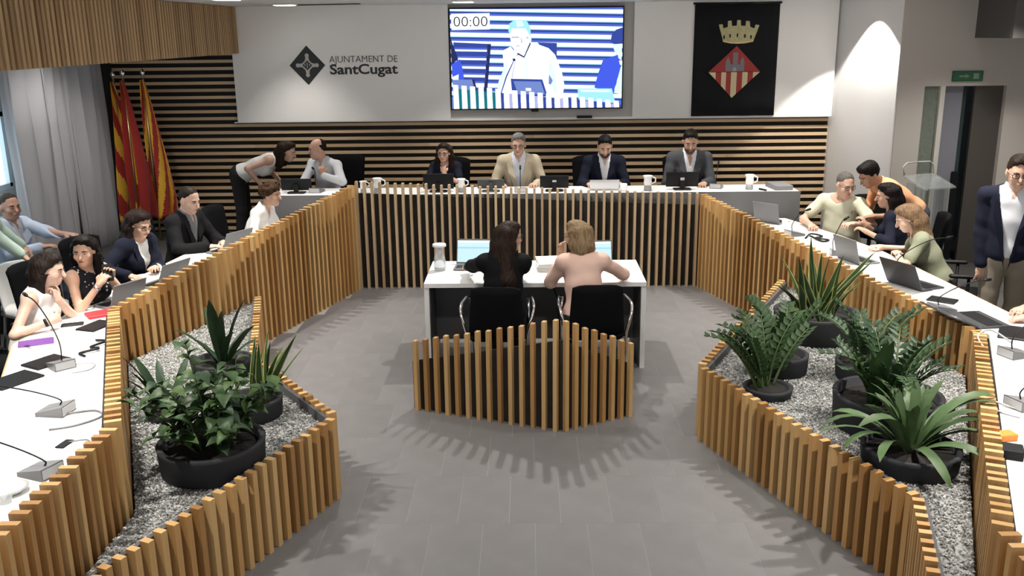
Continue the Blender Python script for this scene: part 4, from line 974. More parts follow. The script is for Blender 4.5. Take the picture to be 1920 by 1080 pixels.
# ---- screen
tv = thing('wall_screen', 'large wall screen showing a seated speaker and the timer 00:00', 'screen', (0, 0, 0))
X0, X1, Z0, Z1 = -.95, 1.195, 1.805, 3.035
MB().rbox(((X0+X1)/2, 11.955, (Z0+Z1)/2), (X1-X0, .05, Z1-Z0), .004).build('housing', BLACK, tv)
MB().box((.10, 11.94, 1.79), (.09, .03, .03)).build('sensor_bump', BLACK, tv)
MB().box((.72, 11.945, 1.705), (.19, .05, .03)).build('sound_bar', BLACK, tv)
def em(name, c, st=1.): return mat('px_'+name, (0, 0, 0), .6, emit=c, estr=st)
PX = [em('blue', (.08, .14, .62)), em('white', (.92, .97, 1.), 1.15), em('navy', (.012, .02, .10)), em('dkblue', (.03, .06, .33)), em('royal', (.05, .10, .75)), em('cyan', (.36, .80, .88)), em('teal', (.0, .16, .20)), em('ice', (.72, .93, .98)), em('mid', (.16, .24, .58)), em('lilac', (.45, .45, .75))]
IX = {n: i for i, n in enumerate(('blue', 'white', 'navy', 'dkblue', 'royal', 'cyan', 'teal', 'ice', 'mid', 'lilac'))}
bz = .016; sx0, sx1, sz0, sz1 = X0+bz, X1-bz, Z0+bz, Z1-bz; im = MB(); lay = [0]
def pq(pts, c):   # crop pixels of the displayed picture -> screen plane
    im.cur = IX[c]; lay[0] += 1; y = 11.9295-.00022*lay[0]
    P = []
    for (a, b) in pts:
        u = min(max((a-65)/1640, 0), 1); v = min(max((1025-b)/950, 0), 1); P.append((sx0+u*(sx1-sx0), y, sz0+v*(sz1-sz0)))
    n = len(P); ar = sum(P[i][0]*P[(i+1) % n][2]-P[(i+1) % n][0]*P[i][2] for i in range(n))
    if ar < 0: P = P[::-1]
    im.add(P, [tuple(range(n))])
pq([(65, 75), (1705, 75), (1705, 1025), (65, 1025)], 'blue')
for k in range(-1, 11):
    yr = 115+80*k; yl = yr-46
    pq([(65, yl+22), (1705, yr+22), (1705, yr+44), (65, yl+44)], 'dkblue'); pq([(65, yl-18), (1705, yr-18), (1705, yr+18), (65, yl+18)], 'white')
    pq([(65, yl+17), (1705, yr+17), (1705, yr+25), (65, yl+25)], 'cyan')
pq([(90, 385), (445, 405), (440, 440), (95, 422)], 'dkblue'); pq([(418, 405), (452, 405), (405, 880), (372, 880)], 'navy')
for k in range(4): pq([(110+8*k, 470+82*k), (420-8*k, 478+82*k), (418-8*k, 516+82*k), (112+8*k, 508+82*k)], 'dkblue')
pq([(65, 345), (85, 400), (135, 545), (70, 600)], 'navy'); pq([(70, 595), (150, 545), (175, 640), (188, 742), (75, 742)], 'royal'); pq([(75, 715), (135, 690), (132, 742), (75, 742)], 'white')
pq([(75, 742), (270, 742), (300, 800), (285, 900), (75, 900)], 'mid'); pq([(262, 742), (285, 742), (318, 880), (296, 880)], 'navy')
pq([(895, 395), (1080, 403), (1078, 560), (1060, 600), (960, 480)], 'dkblue')
pq([(1600, 330), (1640, 285), (1705, 262), (1705, 415), (1625, 422), (1590, 400)], 'dkblue'); pq([(1605, 420), (1700, 418), (1697, 575), (1650, 540)], 'ice')
pq([(1660, 520), (1520, 570), (1478, 690), (1440, 832), (1625, 885), (1690, 645)], 'royal'); pq([(1690, 640), (1705, 600), (1705, 900), (1630, 885)], 'ice')
pq([(560, 470), (640, 430), (700, 520), (830, 388), (1000, 450), (1062, 512), (1130, 690), (1152, 800), (1120, 1025), (480, 1025), (520, 760), (572, 640)], 'white')
pq([(618, 285), (630, 215), (670, 188), (740, 178), (800, 200), (828, 260), (832, 350), (815, 400), (780, 270), (680, 262), (640, 330)], 'cyan')
pq([(632, 330), (650, 262), (780, 262), (830, 340), (822, 440), (765, 530), (700, 500), (648, 430)], 'white')
pq([(572, 640), (600, 560), (610, 600), (560, 760), (525, 900), (500, 900), (525, 760)], 'ice'); pq([(1000, 640), (1015, 560), (1060, 700), (1085, 860), (1060, 880), (1010, 760)], 'ice'); pq([(780, 520), (790, 500), (800, 740), (786, 740)], 'ice')
pq([(815, 400), (832, 330), (838, 372), (826, 410)], 'ice'); pq([(690, 190), (745, 184), (770, 240), (700, 250)], 'ice'); pq([(735, 350), (742, 352), (752, 395), (738, 398)], 'lilac')
pq([(648, 338), (720, 338), (720, 352), (648, 352)], 'lilac'); pq([(790, 340), (812, 345), (806, 360), (790, 356)], 'lilac'); pq([(690, 425), (725, 420), (725, 428), (690, 434)], 'lilac')
pq([(705, 490), (765, 525), (825, 390), (830, 410), (768, 540), (700, 505)], 'navy')
pq([(655, 545), (680, 545), (684, 568), (660, 572)], 'navy'); pq([(660, 572), (668, 572), (600, 720), (545, 880), (535, 880), (590, 710)], 'dkblue'); pq([(676, 572), (682, 572), (650, 740), (642, 740)], 'lilac')
pq([(1005, 700), (1040, 760), (1020, 800), (1000, 790)], 'mid')
pq([(636, 738), (940, 748), (992, 915), (690, 905), (650, 905)], 'dkblue'); pq([(662, 762), (925, 768), (965, 890), (705, 890)], 'mid'); pq([(778, 828), (830, 830), (834, 858), (782, 856)], 'white')
pq([(1278, 838), (1610, 842), (1645, 985), (1290, 945)], 'cyan'); pq([(1300, 850), (1590, 853), (1600, 880), (1310, 872)], 'ice')
pq([(65, 905), (480, 960), (1100, 985), (1705, 1005), (1705, 1025), (65, 1025)], 'mid')
for k in range(20):
    a = 78+k*81.5; tp = 790+k*8.4 if k < 14 else 908+(k-14)*10; pq([(a+48, tp+40), (a+82, tp+44), (a+82, 1025), (a+48, 1025)], 'teal' if k < 5 else ('dkblue' if k % 3 else 'lilac')); pq([(a, tp), (a+50, tp+4), (a+56, 1025), (a+4, 1025)], 'white')
pq([(78, 118), (443, 116), (443, 268), (80, 270)], 'white')
im.build('screen_image', PX, tv)
me = text_mesh('00:00', 1., -.012, .001); me.materials.clear(); me.materials.append(mat('timer_ink', (.01, .012, .04), .5))
co = np.zeros(len(me.vertices)*3, np.float32); me.vertices.foreach_get('co', co); co = co.reshape(-1, 3); mn, mx = co.min(0), co.max(0)
u = lambda a: sx0+(a-65)/1640*(sx1-sx0); v_ = lambda b: sz0+(1025-b)/950*(sz1-sz0)
P = np.stack([u(100)+(co[:, 0]-mn[0])/(mx[0]-mn[0])*(u(422)-u(100)), np.where(co[:, 2] > 0, 11.9295-.00022*lay[0]-.0025, 11.9295-.00022*lay[0]-.0008), v_(238)+(co[:, 1]-mn[1])/(mx[1]-mn[1])*(v_(146)-v_(238))], 1)
me.vertices.foreach_set('co', P.ravel().astype(np.float32)); me.update(); link_mesh('timer_digits', me, tv)

# ---- banner with the town arms
bn = thing('wall_banner', 'black velvet banner with crown and red and cream lozenge arms', 'banner', (0, 0, 0))
V = []; F = []; nx_, nz_ = 40, 6
for j in range(nz_+1):
    for i in range(nx_+1):
        x = 2.05+1.03*i/nx_-(0.0); zz = 1.70+(3.055-1.70)*j/nz_; V.append((x, 11.925-.004*math.sin(i*.55+j*.2), zz))
W = nx_+1
for j in range(nz_):
    for i in range(nx_): F.append((j*W+i, j*W+i+1, (j+1)*W+i+1, (j+1)*W+i))
o = MB().add(V, F).build('cloth', mat('black_velvet', (.004, .004, .006), .95, sheen=.05), bn, True); so = o.modifiers.new('s', 'SOLIDIFY'); so.thickness = .006
MB().tube([(2.03, 11.93, 3.05), (3.10, 11.93, 3.05)], .012).build('rod', BLACK, bn, True)
yb = 11.918
RED = mat('heraldic_red', (.33, .03, .025), .6); CRM = mat('heraldic_cream', (.62, .54, .33), .6); GLD = mat('crown_gold', (.46, .42, .22), .5, var=.15, scale=40); CST = mat('castle_grey', (.20, .18, .20), .6)
k_ = .00234; BX = lambda a: 2.56+(a-497)*k_; BZ = lambda b: 2.235+(385-b)*k_*.985
bq = lambda pts, name, m, dy=0.: vpoly(MB(), [(BX(a), BZ(b)) for a, b in pts], yb-dy, .003).build(name, m, bn)
bq([(362, 384), (504, 250), (632, 384)], 'field_red', RED)
xs = [362, 400, 430, 455, 481, 511, 540, 568, 596, 632]
lowz = lambda a: 384+(137*(a-362)/128 if a < 490 else 137*(632-a)/142)
for i in range(9):
    a, b = xs[i], xs[i+1]; pts = [(a, 386), (a, lowz(a)), (b, lowz(b)), (b, 386)]
    if a < 490 < b: pts = [(a, 386), (a, lowz(a)), (490, 521), (b, lowz(b)), (b, 386)]
    if i == 0: pts = [(362, 386), (400, lowz(400)), (400, 386)]
    if i == 8: pts = [(596, 386), (596, lowz(596)), (632, 386)]
    bq(pts, 'pale_stripe' if i % 2 == 0 else 'red_stripe', CRM if i % 2 == 0 else RED)
bq([(450, 382), (450, 330), (462, 306), (474, 330), (474, 345), (487, 345), (487, 284), (514, 284), (514, 345), (526, 345), (526, 328), (537, 306), (548, 330), (548, 382)], 'castle', CST, .003)
bq([(488, 381), (488, 368), (497, 358), (507, 368), (507, 381)], 'castle_gate', mat('gate_pale', (.35, .33, .35), .6), .006)
bq([(405, 140), (432, 228), (470, 236), (505, 238), (545, 236), (588, 228), (616, 145), (596, 142), (590, 162), (568, 152), (565, 124), (546, 122), (543, 148), (520, 146), (518, 118), (500, 118), (498, 146), (474, 148), (470, 120), (452, 122), (452, 152), (430, 160), (424, 138)], 'crown', GLD)
for a, b in ((435, 203), (466, 197), (504, 194), (543, 198), (575, 204)): bq([(a-4, b-8), (a+4, b-8), (a+4, b+10), (a-4, b+10)], 'crown_window', BLACK, .003)
bq([(428, 220), (470, 229), (505, 231), (545, 229), (590, 220), (588, 229), (545, 237), (505, 239), (470, 237), (432, 229)], 'crown_band', mat('crown_bright', (.68, .55, .25), .5), .003)

# ---- exit sign
ex = thing('exit_sign', 'green emergency exit sign above the doorway', 'sign', (0, 0, 0))
MB().rbox((5.0, 10.985, 2.20), (.34, .03, .115), .004).build('case', mat('exit_green', (.03, .12, .06), .4), ex)
MB().box((5.0, 10.968, 2.20), (.31, .004, .09)).build('face', mat('exit_face', (.04, .15, .08), .4), ex)
pale = mat('exit_pale', (.22, .34, .22), .5)
MB().box((5.09, 10.9655, 2.20), (.06, .002, .06)).build('door_symbol', pale, ex); MB().add([(4.9, 10.9655, 2.19), (4.98, 10.9655, 2.19), (4.98, 10.9655, 2.21), (4.9, 10.9655, 2.21), (4.97, 10.9655, 2.175), (5.02, 10.9655, 2.2), (4.97, 10.9655, 2.225)], [(0, 1, 2, 3), (4, 5, 6)]).build('arrow_symbol', pale, ex)

# ---- flags
FY = mat('flag_yellow', (.78, .44, .03), .7, sheen=.2); FR = mat('flag_red', (.36, .018, .012), .7, sheen=.2); FW_ = mat('flag_white', (.6, .6, .58), .7); FB = mat('flag_emblem_blue', (.05, .07, .14), .7)
def flag(label, x, y, h, wid, pat, ph):
    t = thing('standing_flag', label, 'flag', (x, y, 0), 0, 'flags in the left corner')
    MB().lathe([(.0, 0), (.14, 0), (.13, .03), (.03, .05), (.0, .055)], 20).build('foot', CHROME, t, True)
    MB().tube([(0, 0, .03), (0, 0, h)], .013, 10).build('pole', mat('flag_pole', (.5, .42, .25), .3, 1.), t, True)
    MB().lathe([(.014, 0), (.022, .02), (.03, .05), (.012, .085), (.0, .10)], 12).build('finial', CHROME, t, True, (0, 0, h))
    nu, nv = 56, 46; V = []; F = []; mi = []; top = h-.04; dr = 1.75
    for j in range(nv+1):
        v = j/nv
        for i in range(nu+1):
            u = i/nu; w_ = .03+wid*min(1, v*1.25)**.8; q = u*3.0*math.pi+ph
            xx = -.02+w_*(u-.12)+.02*math.sin(q*2+v*5)*v; yy = -(.02+.085*v)*math.sin(q+v*1.2)-.03
            zz = top-dr*v*(1-.07*abs(math.sin(u*4.2+ph)))-.05*u*v
            V.append((xx, yy, zz))
    for j in range(nv):
        for i in range(nu):
            a = j*(nu+1)+i; F.append((a, a+nu+1, a+nu+2, a+1)); mi.append(pat((i+.5)/nu, (j+.5)/nv))
    mb = MB().add(V, F); mb.mi = mi; o = mb.build('flag_cloth', [FY, FR, FW_, FB], t, True); so = o.modifiers.new('s', 'SOLIDIFY'); so.thickness = .003
    return t
sen = lambda u, v: 1 if int((u*.9+v*.55)*9) % 2 else 0
spa = lambda u, v: 0 if .36 < (u*.85+.28*math.sin(v*3)*.5+v*.12) < .66 else 1
def cit(u, v):
    if abs(u-.45) < .12 and abs(v-.62) < .06: return 2 if (int(u*40)+int(v*40)) % 2 else 3
    return 1 if int((u*.8-v*.9+2)*6) % 2 else 0
flag('leftmost standing flag, red and yellow with a small white emblem', -4.96, 11.45, 2.26, .26, cit, .4)
flag('middle standing flag, mostly dark red with a yellow band', -4.80, 11.35, 2.28, .24, spa, 1.2)
flag('rightmost standing flag with golden yellow and red stripes', -4.60, 11.45, 2.28, .28, sen, 2.2)
# ================================================================ plants
LEAF = mat('leaf_green', (.030, .062, .020), .5, var=.35, scale=9, spec=.3); LEAFD = mat('leaf_dark', (.018, .042, .016), .5, var=.35, scale=9, spec=.3); LEAFL = mat('leaf_mid', (.055, .10, .026), .5, var=.3, scale=9, spec=.3)
CLIV = mat('clivia_green', (.062, .105, .042), .5, var=.35, scale=5, spec=.3); YEL = mat('leaf_margin_yellow', (.36, .38, .12), .4); STEM = mat('plant_stem', (.06, .10, .03), .5); SOIL = mat('potting_soil', (.012, .010, .008), .95, bump=.6, bscale=60)
POT = mat('pot_charcoal', (.026, .027, .030), .7, spec=.25, bump=.05, bscale=120)
def pot(t, r, h, fill=.72):
    MB().lathe([(.0, 0), (r*.93, 0), (r*.97, .01), (r, h-.02), (r+.004, h), (r-.012, h+.004), (r-.028, h), (r-.03, h*fill-.01), (0, h*fill-.01)], 40).build('pot', POT, t, True)
    MB().lathe([(r-.031, h*fill-.02), (r-.031, h*fill), (r*.5, h*fill+.01), (0, h*fill+.012)], 28).build('soil', SOIL, t, True)
    return h*fill
def strap(L, w, rise, droop, fold=.25, n=9, tip=.5, margin=0., mid=.6):
    """strap leaf in local x-z plane, base at origin, leaning to +x. returns verts, faces, material index"""
    V = []; F = []; mi = []; x = z = 0.; a = rise
    cols = (-1, -1+margin*2, 0, 1-margin*2, 1) if margin else (-1, 0, 1)
    for i in range(n+1):
        s_ = i/n; ww = w*(.45+.55*min(1, s_*3.2))*(1-max(0, (s_-mid)/(1-mid))**2.2*(1-.04)); nx, nz = -math.sin(a), math.cos(a)
        for c in cols: V.append((x+nx*fold*ww*abs(c)*.5, c*ww/2, z+nz*fold*ww*abs(c)*.5))
        a -= droop*(.4+1.3*s_)/n; x += L/n*math.cos(a); z += L/n*math.sin(a)
    W = len(cols)
    for i in range(n):
        for c in range(W-1): F.append((i*W+c, i*W+c+1, (i+1)*W+c+1, (i+1)*W+c)); mi.append(1 if margin and c in (0, W-2) else 0)
    return V, F, mi
def put_leaf(t, me, loc, az, roll=0., sc=1., tilt=0.):
    o = link_mesh('leaf', me, t, loc, (0, 0, 0), (sc, sc, sc)); o.rotation_euler = (Matrix.Rotation(az, 3, 'Z') @ Matrix.Rotation(-tilt, 3, 'Y') @ Matrix.Rotation(roll, 3, 'X')).to_euler(); return o
def leaf_mesh(mats, **kw):
    V, F, mi = strap(**kw); return mesh_from('leaf', V, F, True, mats, mi)
def strap_plant(label, loc, r, h, specs, mats, n, spread, seed, azr=None, z0=None, cat='plant'):
    random.seed(seed); t = thing('potted_plant', label, 'plant', loc); zf = pot(t, r, h)
    ms = [leaf_mesh(mats, **sp) for sp in specs]
    for k in range(n):
        az = random.uniform(0, 6.283) if azr is None else azr[0]+(azr[1]-azr[0])*(k+random.random())/n
        rr = spread*math.sqrt(random.random()); a2 = az+random.uniform(-.5, .5)
        put_leaf(t, ms[k % len(ms)], (rr*math.cos(a2), rr*math.sin(a2), zf), az, random.uniform(-.35, .35), random.uniform(.78, 1.08), random.uniform(-.15, .15))
    return t
def frond_mesh(L, droop, npair, lw, ll, mats):
    mb = MB(); pts = []; x = z = 0.; a = 1.35
    n = 10
    for i in range(n+1):
        pts.append((x, 0, z)); a -= droop*(.3+1.2*i/n)/n; x += L/n*math.cos(a); z += L/n*math.sin(a)
    mb.cur = 1; mb.tube(pts, [.011-.008*i/n for i in range(n+1)], 5); mb.cur = 0
    for k in range(npair):
        s_ = .28+.72*k/(npair-1); f_ = s_*n; i = min(int(f_), n-1); q = f_-i; P = Vector(pts[i]).lerp(Vector(pts[i+1]), q); d = (Vector(pts[i+1])-Vector(pts[i])).normalized()
        nu = Vector((-d.z, 0, d.x))
        for sg in (-1, 1):
            dr = (d*.62+Vector((0, sg*.85, 0))+nu*.22).normalized(); wd = d.cross(dr).cross(dr).normalized(); l_ = ll*(1-.35*abs(s_-.6))*random.uniform(.85, 1.15)
            c = P+dr*l_*.45; up = dr.cross(wd)
            V = [P, c+wd*lw*.5+up*.006, P+dr*l_, c-wd*lw*.5+up*.006, c-up*.004]; mb.add(V, [(0, 4, 1), (1, 4, 2), (2, 4, 3), (3, 4, 0)])
    return mesh_from('frond', mb.v, mb.f, True, mats, mb.mi)
def zz_plant(label, loc, r, h, n, L, seed, spread=.08, lw=.042, ll=.085, azs=None, mats=None):
    random.seed(seed); t = thing('potted_plant', label, 'plant', loc); zf = pot(t, r, h)
    ms = [frond_mesh(L*q, dd, 9, lw, ll, mats or [LEAF, STEM]) for q, dd in ((.95, .75), (.85, 1.0), (.75, .5), (1., 1.45))]
    for k in range(n):
        az = (k+random.uniform(-.3, .3))/n*6.283 if azs is None else azs[k % len(azs)]+random.uniform(-.25, .25)
        o = link_mesh('frond', ms[k % 4], t, (spread*math.cos(az)*random.random(), spread*math.sin(az)*random.random(), zf-.01), (0, random.uniform(-.2, .25), az)); o.scale = (1, 1, 1)
    return t
def oval_leaf():
    V = []; F = []
    for i in range(7):
        s_ = i/6; w_ = .031*math.sin(math.pi*min(1, s_*1.02)**.85)+.0005; z = .012*math.sin(s_*3)-.02*s_*s_
        for c in (-1, 0, 1): V.append((.09*s_, c*w_, z+.012*abs(c)*(w_/.03)))
    for i in range(6):
        for c in (0, 1): F.append((i*3+c, i*3+c+1, i*3+c+4, i*3+c+3))
    return V, F
def shrub(label, loc, r, h, nst, H, seed, rad=.25):
    random.seed(seed); t = thing('potted_plant', label, 'plant', loc); zf = pot(t, r, h); V, F = oval_leaf(); ms = [mesh_from('leaf', V, F, True, [q]) for q in (LEAF, LEAFD, LEAFL, LEAF)]
    for k in range(nst):
        az = k*2.4+random.uniform(-.3, .3); rr = rad*math.sqrt((k+.5)/nst); hh = H*random.uniform(.45, 1.)*(1.05-.5*(rr/rad)**2)+.05; p0 = Vector((rr*.35*math.cos(az), rr*.35*math.sin(az), zf)); p2 = Vector((rr*1.35*math.cos(az), rr*1.35*math.sin(az), zf+hh)); p1 = (p0+p2)/2+Vector((-.1*rr*math.cos(az), -.1*rr*math.sin(az), .1*hh))
        P = [p0, p0.lerp(p1, .6), p1, p1.lerp(p2, .5), p2]; MB().tube(P, [.007, .006, .005, .004, .003], 5).build('stem', STEM, t, True)
        nl = 13
        for j in range(nl):
            q = .22+.78*j/(nl-1); f_ = q*4; i = min(int(f_), 3); p = P[i].lerp(P[i+1], f_-i); a2 = j*2.4+k
            put_leaf(t, random.choice(ms), p, a2, random.uniform(-.4, .4), random.uniform(.85, 1.45), random.uniform(-.25, .75))
    return t
GZ = .452
SV = dict(w=.052, fold=.35, margin=.13, mid=.25)
sans = [dict(L=.50, rise=1.50, droop=.25, **SV), dict(L=.40, rise=1.35, droop=.35, **SV), dict(L=.55, rise=1.1, droop=.15, **SV), dict(L=.33, rise=1.2, droop=.5, **SV)]
# left planter
shrub('bushy broad-leaved plant in the large round pot at the front of the left planter', (-1.735, 4.70, GZ), .285, .16, 19, .52, 3, .33)
strap_plant('variegated snake plant in the small pot behind the bushy shrub', (-1.71, 5.42, GZ), .175, .12, [dict(sp, L=sp['L']*.9) for sp in sans], [LEAF, YEL], 15, .09, 11, (-1.2, 1.9))
strap_plant('upright broad strap-leaved plant at the back of the left planter', (-2.14, 6.16, GZ), .20, .11, [dict(L=.50, w=.075, rise=1.45, droop=.3, fold=.3), dict(L=.42, w=.07, rise=1.2, droop=.5, fold=.3), dict(L=.3, w=.06, rise=.9, droop=.5)], [LEAFD], 11, .05, 4)
strap_plant('dark strap-leaved plant leaning on the left barrier', (-2.26, 5.42, GZ), .13, .08, [dict(L=.42, w=.06, rise=1.15, droop=.35, fold=.3), dict(L=.36, w=.055, rise=.95, droop=.3), dict(L=.30, w=.05, rise=1.3, droop=.4)], [LEAFD], 9, .05, 8, (1.4, 4.2))
# right planter
strap_plant('tall variegated snake plant in the large pot at the back of the right planter', (2.20, 6.93, GZ), .31, .20, [dict(sp, L=sp['L']*1.15, w=.06) for sp in sans], [LEAF, YEL], 24, .15, 21)
zz_plant('glossy plant with arching fronds in the pot left of the snake plant', (1.74, 6.16, GZ), .185, .13, 12, .46, 5, azs=[2.2, 3.0, 3.8, 1.2, .2, 2.6, 4.6, 1.8])
zz_plant('glossy plant with arching fronds in the small pot at the slatted front edge', (1.55, 5.73, GZ), .155, .055, 14, .50, 6, azs=[1.8, 2.4, 3.2, 2.2, .6, 2.8, 3.9, 3.0])
zz_plant('dark fronded plant in the half hidden pot behind the large round pot', (2.28, 6.02, GZ), .20, .12, 9, .50, 9, mats=[LEAFD, STEM])
t5 = zz_plant('dark upright plant filling the large round pot on the right', (2.125, 5.23, GZ), .31, .20, 15, .50, 12, .14, .036, .09, mats=[LEAFD, STEM])
ms5 = [leaf_mesh([LEAF], L=.40, w=.075, rise=1.45, droop=.25, fold=.3), leaf_mesh([LEAF], L=.34, w=.07, rise=1.25, droop=.4, fold=.3)]
for k in range(8): put_leaf(t5, ms5[k % 2], (-.10+random.uniform(-.08, .06), -.05+random.uniform(-.08, .08), .145), random.uniform(2.2, 5.2), 0, random.uniform(.8, 1.1))
strap_plant('strap-leaved plant arching out of the front pot of the right planter', (2.06, 4.70, GZ), .255, .11, [dict(L=.62, w=.058, rise=1.15, droop=1.7, fold=.2, mid=.75), dict(L=.55, w=.056, rise=.95, droop=1.9, fold=.2, mid=.75), dict(L=.46, w=.056, rise=1.4, droop=.9, fold=.2, mid=.75), dict(L=.50, w=.054, rise=.75, droop=1.3, fold=.2, mid=.75), dict(L=.36, w=.05, rise=1.45, droop=.5, fold=.2, mid=.75)], [CLIV], 42, .05, 31)
random.seed(99)
# ================================================================ the people in the room
WSH = cloth('white_shirt', (.72, .73, .76)); NAVY = cloth('navy_wool', (.010, .012, .024)); BLK = cloth('black_wool', (.006, .006, .007)); DKJ = cloth('charcoal_wool', (.009, .009, .010))
WBL = cloth('white_blouse', (.80, .79, .77)); 
DOT = cloth('polka_dot', (.015, .015, .018))
def dots(m):
    t = m.node_tree; b = t.nodes['Principled BSDF']; tc = N(t, 'ShaderNodeTexCoord'); v = N(t, 'ShaderNodeTexVoronoi'); v.inputs['Scale'].default_value = 26; t.links.new(tc.outputs['Object'], v.inputs['Vector'])
    rp = N(t, 'ShaderNodeValToRGB'); rp.color_ramp.interpolation = 'CONSTANT'; rp.color_ramp.elements[0].color = (.6, .6, .58, 1); rp.color_ramp.elements[1].position = .22; rp.color_ramp.elements[1].color = (.013, .013, .016, 1)
    t.links.new(v.outputs['Distance'], rp.inputs[0]); t.links.new(rp.outputs[0], b.inputs['Base Color'])
dots(DOT)
SK1, SK2, SK3 = (.60, .37, .27), (.52, .31, .22), (.66, .43, .33)
BRN, BLKH, GRYH, BLD = (.035, .018, .010), (.012, .009, .008), (.24, .23, .22), (.40, .27, .15)
# ---- head table
person('woman in white sleeveless top and black trousers bending beside the head table', (-3.42, 11.05, DZ), 88, 'stand', .94, .95, 'f', 1.16, twist=.2, hyaw=.15, hpitch=.35, handR=(-3.12, 10.86, 1.06), handL=(-2.98, 11.2, 1.05), elbR=(.5, -.8, .3), curl=1.0, skin=SK1, hair='long', hlen=.16, hcol=BRN, top=dict(m=WBL, sl='none', neck='round', v=0, hem=-.5), pants=(.008, .008, .009))
person('balding man in white shirt resting his chin on his hand', (-2.37, 11.16, DZ), 205, 'sit', .95, 1.02, 'm', .18, hyaw=.75, hpitch=.12, handL=(-2.38, 10.86, 1.155), dirL=(-.2, .1, 1), palmL=(-.2, 1, 0), elbL=(-.9, .3, -.6), handR=(-2.62, 10.72, 1.06), curl=.9, skin=(.62, .37, .28), hair='bald', hcol=(.02, .015, .012), top=dict(m=WSH, neck='collar', v=.10, vw=.03), pants=(.02, .022, .03), collar=WSH)
person('woman with long dark hair and glasses propping her chin at the head table', (-.96, 11.12, DZ), 182, 'sit', .89, .94, 'f', .22, hyaw=.12, hpitch=.12, handL=(-.97, 10.85, 1.165), dirL=(-.1, .15, 1), palmL=(.1, 1, 0), elbL=(-.7, .4, -.8), handR=(-1.14, 10.66, 1.06), curl=1.0, skin=SK1, hair='long', hlen=.30, hcol=BRN, glasses=True, top=dict(m=NAVY, sl='short', neck='round', v=0), pants=(.015, .015, .02))
person('grey-haired man with glasses in a beige blazer', (-.10, 11.10, DZ), 180, 'sit', 1.0, 1.05, 'm', .10, hyaw=.05, hpitch=.18, handR=(-.32, 10.76, 1.05), handL=(.10, 10.76, 1.05), elbR=(.45, -.35, -.8), elbL=(-.45, -.35, -.8), curl=.6, skin=SK1, hair='short', hcol=GRYH, glasses=True, top=dict(m=cloth('pale_check_shirt', (.55, .58, .66)), neck='collar', v=.09, vw=.03), jacket=dict(m=cloth('beige_linen', (.50, .43, .32)), v=.50, vw=.085), pants=(.05, .05, .06), collar=WSH)
person('dark-bearded man in a dark blazer looking down at his silver laptop', (.90, 11.10, DZ), 180, 'sit', .98, 1.03, 'm', .16, hyaw=.0, hpitch=.42, handR=(.70, 10.70, 1.05), handL=(1.06, 10.70, 1.05), elbR=(.4, -.35, -.8), elbL=(-.4, -.35, -.8), curl=.7, skin=SK1, hair='short', hcol=BLKH, beard=(.13, .075, .052), top=dict(m=WSH, neck='collar', v=.11, vw=.035), jacket=dict(m=NAVY, v=.46, vw=.07), pants=(.015, .015, .02), collar=WSH)
person('man in a grey blazer and open white shirt looking down at his monitor', (1.90, 11.10, DZ), 183, 'sit', 1.04, 1.05, 'm', .12, hyaw=.05, hpitch=.38, handR=(1.72, 10.72, 1.05), handL=(2.02, 10.68, 1.05), elbR=(.4, -.35, -.8), elbL=(-.4, -.35, -.8), curl=.7, skin=SK2, hair='short', hcol=BLKH, beard=(.19, .11, .075), top=dict(m=WSH, neck='collar', v=.16, vw=.04), jacket=dict(m=cloth('grey_wool', (.075, .078, .088)), v=.42, vw=.075), pants=(.03, .03, .035), collar=WSH)
# ---- left table
person('curly-haired woman in a white blouse at the far end of the left table', (-2.97, 9.72, 0), 98, 'sit', .96, 1.0, 'f', .42, hyaw=.1, hpitch=.1, handR=(-2.58, 9.40, .80), handL=(-2.52, 9.62, .80), elbR=(.6, -.3, -.6), curl=.6, skin=SK2, hair='curly', hcol=(.06, .03, .014), top=dict(m=WBL, sl='half', neck='collar', v=.14, vw=.05), pants=(.02, .02, .025))
person('man in a dark jacket and grey shirt typing on a laptop at the left table', (-3.42, 8.98, 0), 106, 'sit', 1.02, 1.08, 'm', .16, hyaw=.15, hpitch=.30, handR=(-3.06, 8.70, .795), handL=(-2.98, 8.92, .795), elbR=(.7, -.4, -.5), elbL=(-.7, -.4, -.5), palmR=(0, 0, -1), curl=.5, skin=SK3, hair='crop', hcol=(.035, .025, .018), top=dict(m=cloth('grey_shirt', (.16, .16, .17)), neck='collar', v=.10, vw=.03), jacket=dict(m=DKJ, v=.46, vw=.075), pants=(.015, .015, .018), vs=.0075, collar=cloth('grey_shirt', (.16, .16, .17)))
person('woman in a navy blazer with glasses reading papers at the left table', (-3.53, 8.05, 0), 112, 'sit', .97, 1.02, 'f', .20, hyaw=.12, hpitch=.42, handR=(-3.36, 7.60, .80), handL=(-3.24, 7.88, .80), elbR=(.8, -.3, -.5), elbL=(-.7, -.4, -.5), curl=.7, skin=SK1, hair='long', hlen=.2, hcol=(.022, .012, .009), glasses=True, top=dict(m=WBL, neck='round', v=0), jacket=dict(m=NAVY, v=.46, vw=.075), pants=(.012, .014, .025), vs=.0075)
person('woman in a black polka dot sleeveless top looking toward the camera', (-3.47, 7.0, 0), 112, 'sit', .95, 1.0, 'f', .16, hyaw=1.05, hpitch=.10, handR=(-3.25, 6.82, .93), handL=(-3.22, 6.95, .94), dirR=(.3, .45, .6), dirL=(.2, -.1, .8), palmR=(0, .6, -.3), palmL=(0, -1, .1), elbR=(.6, -.2, -.9), elbL=(-.6, .1, -.9), curl=.9, skin=(.60, .38, .27), hair='long', hlen=.26, hcol=BLKH, top=dict(m=DOT, sl='none', neck='round', v=0), pants=(.01, .01, .012), vs=.007, wrist={1: 's'})
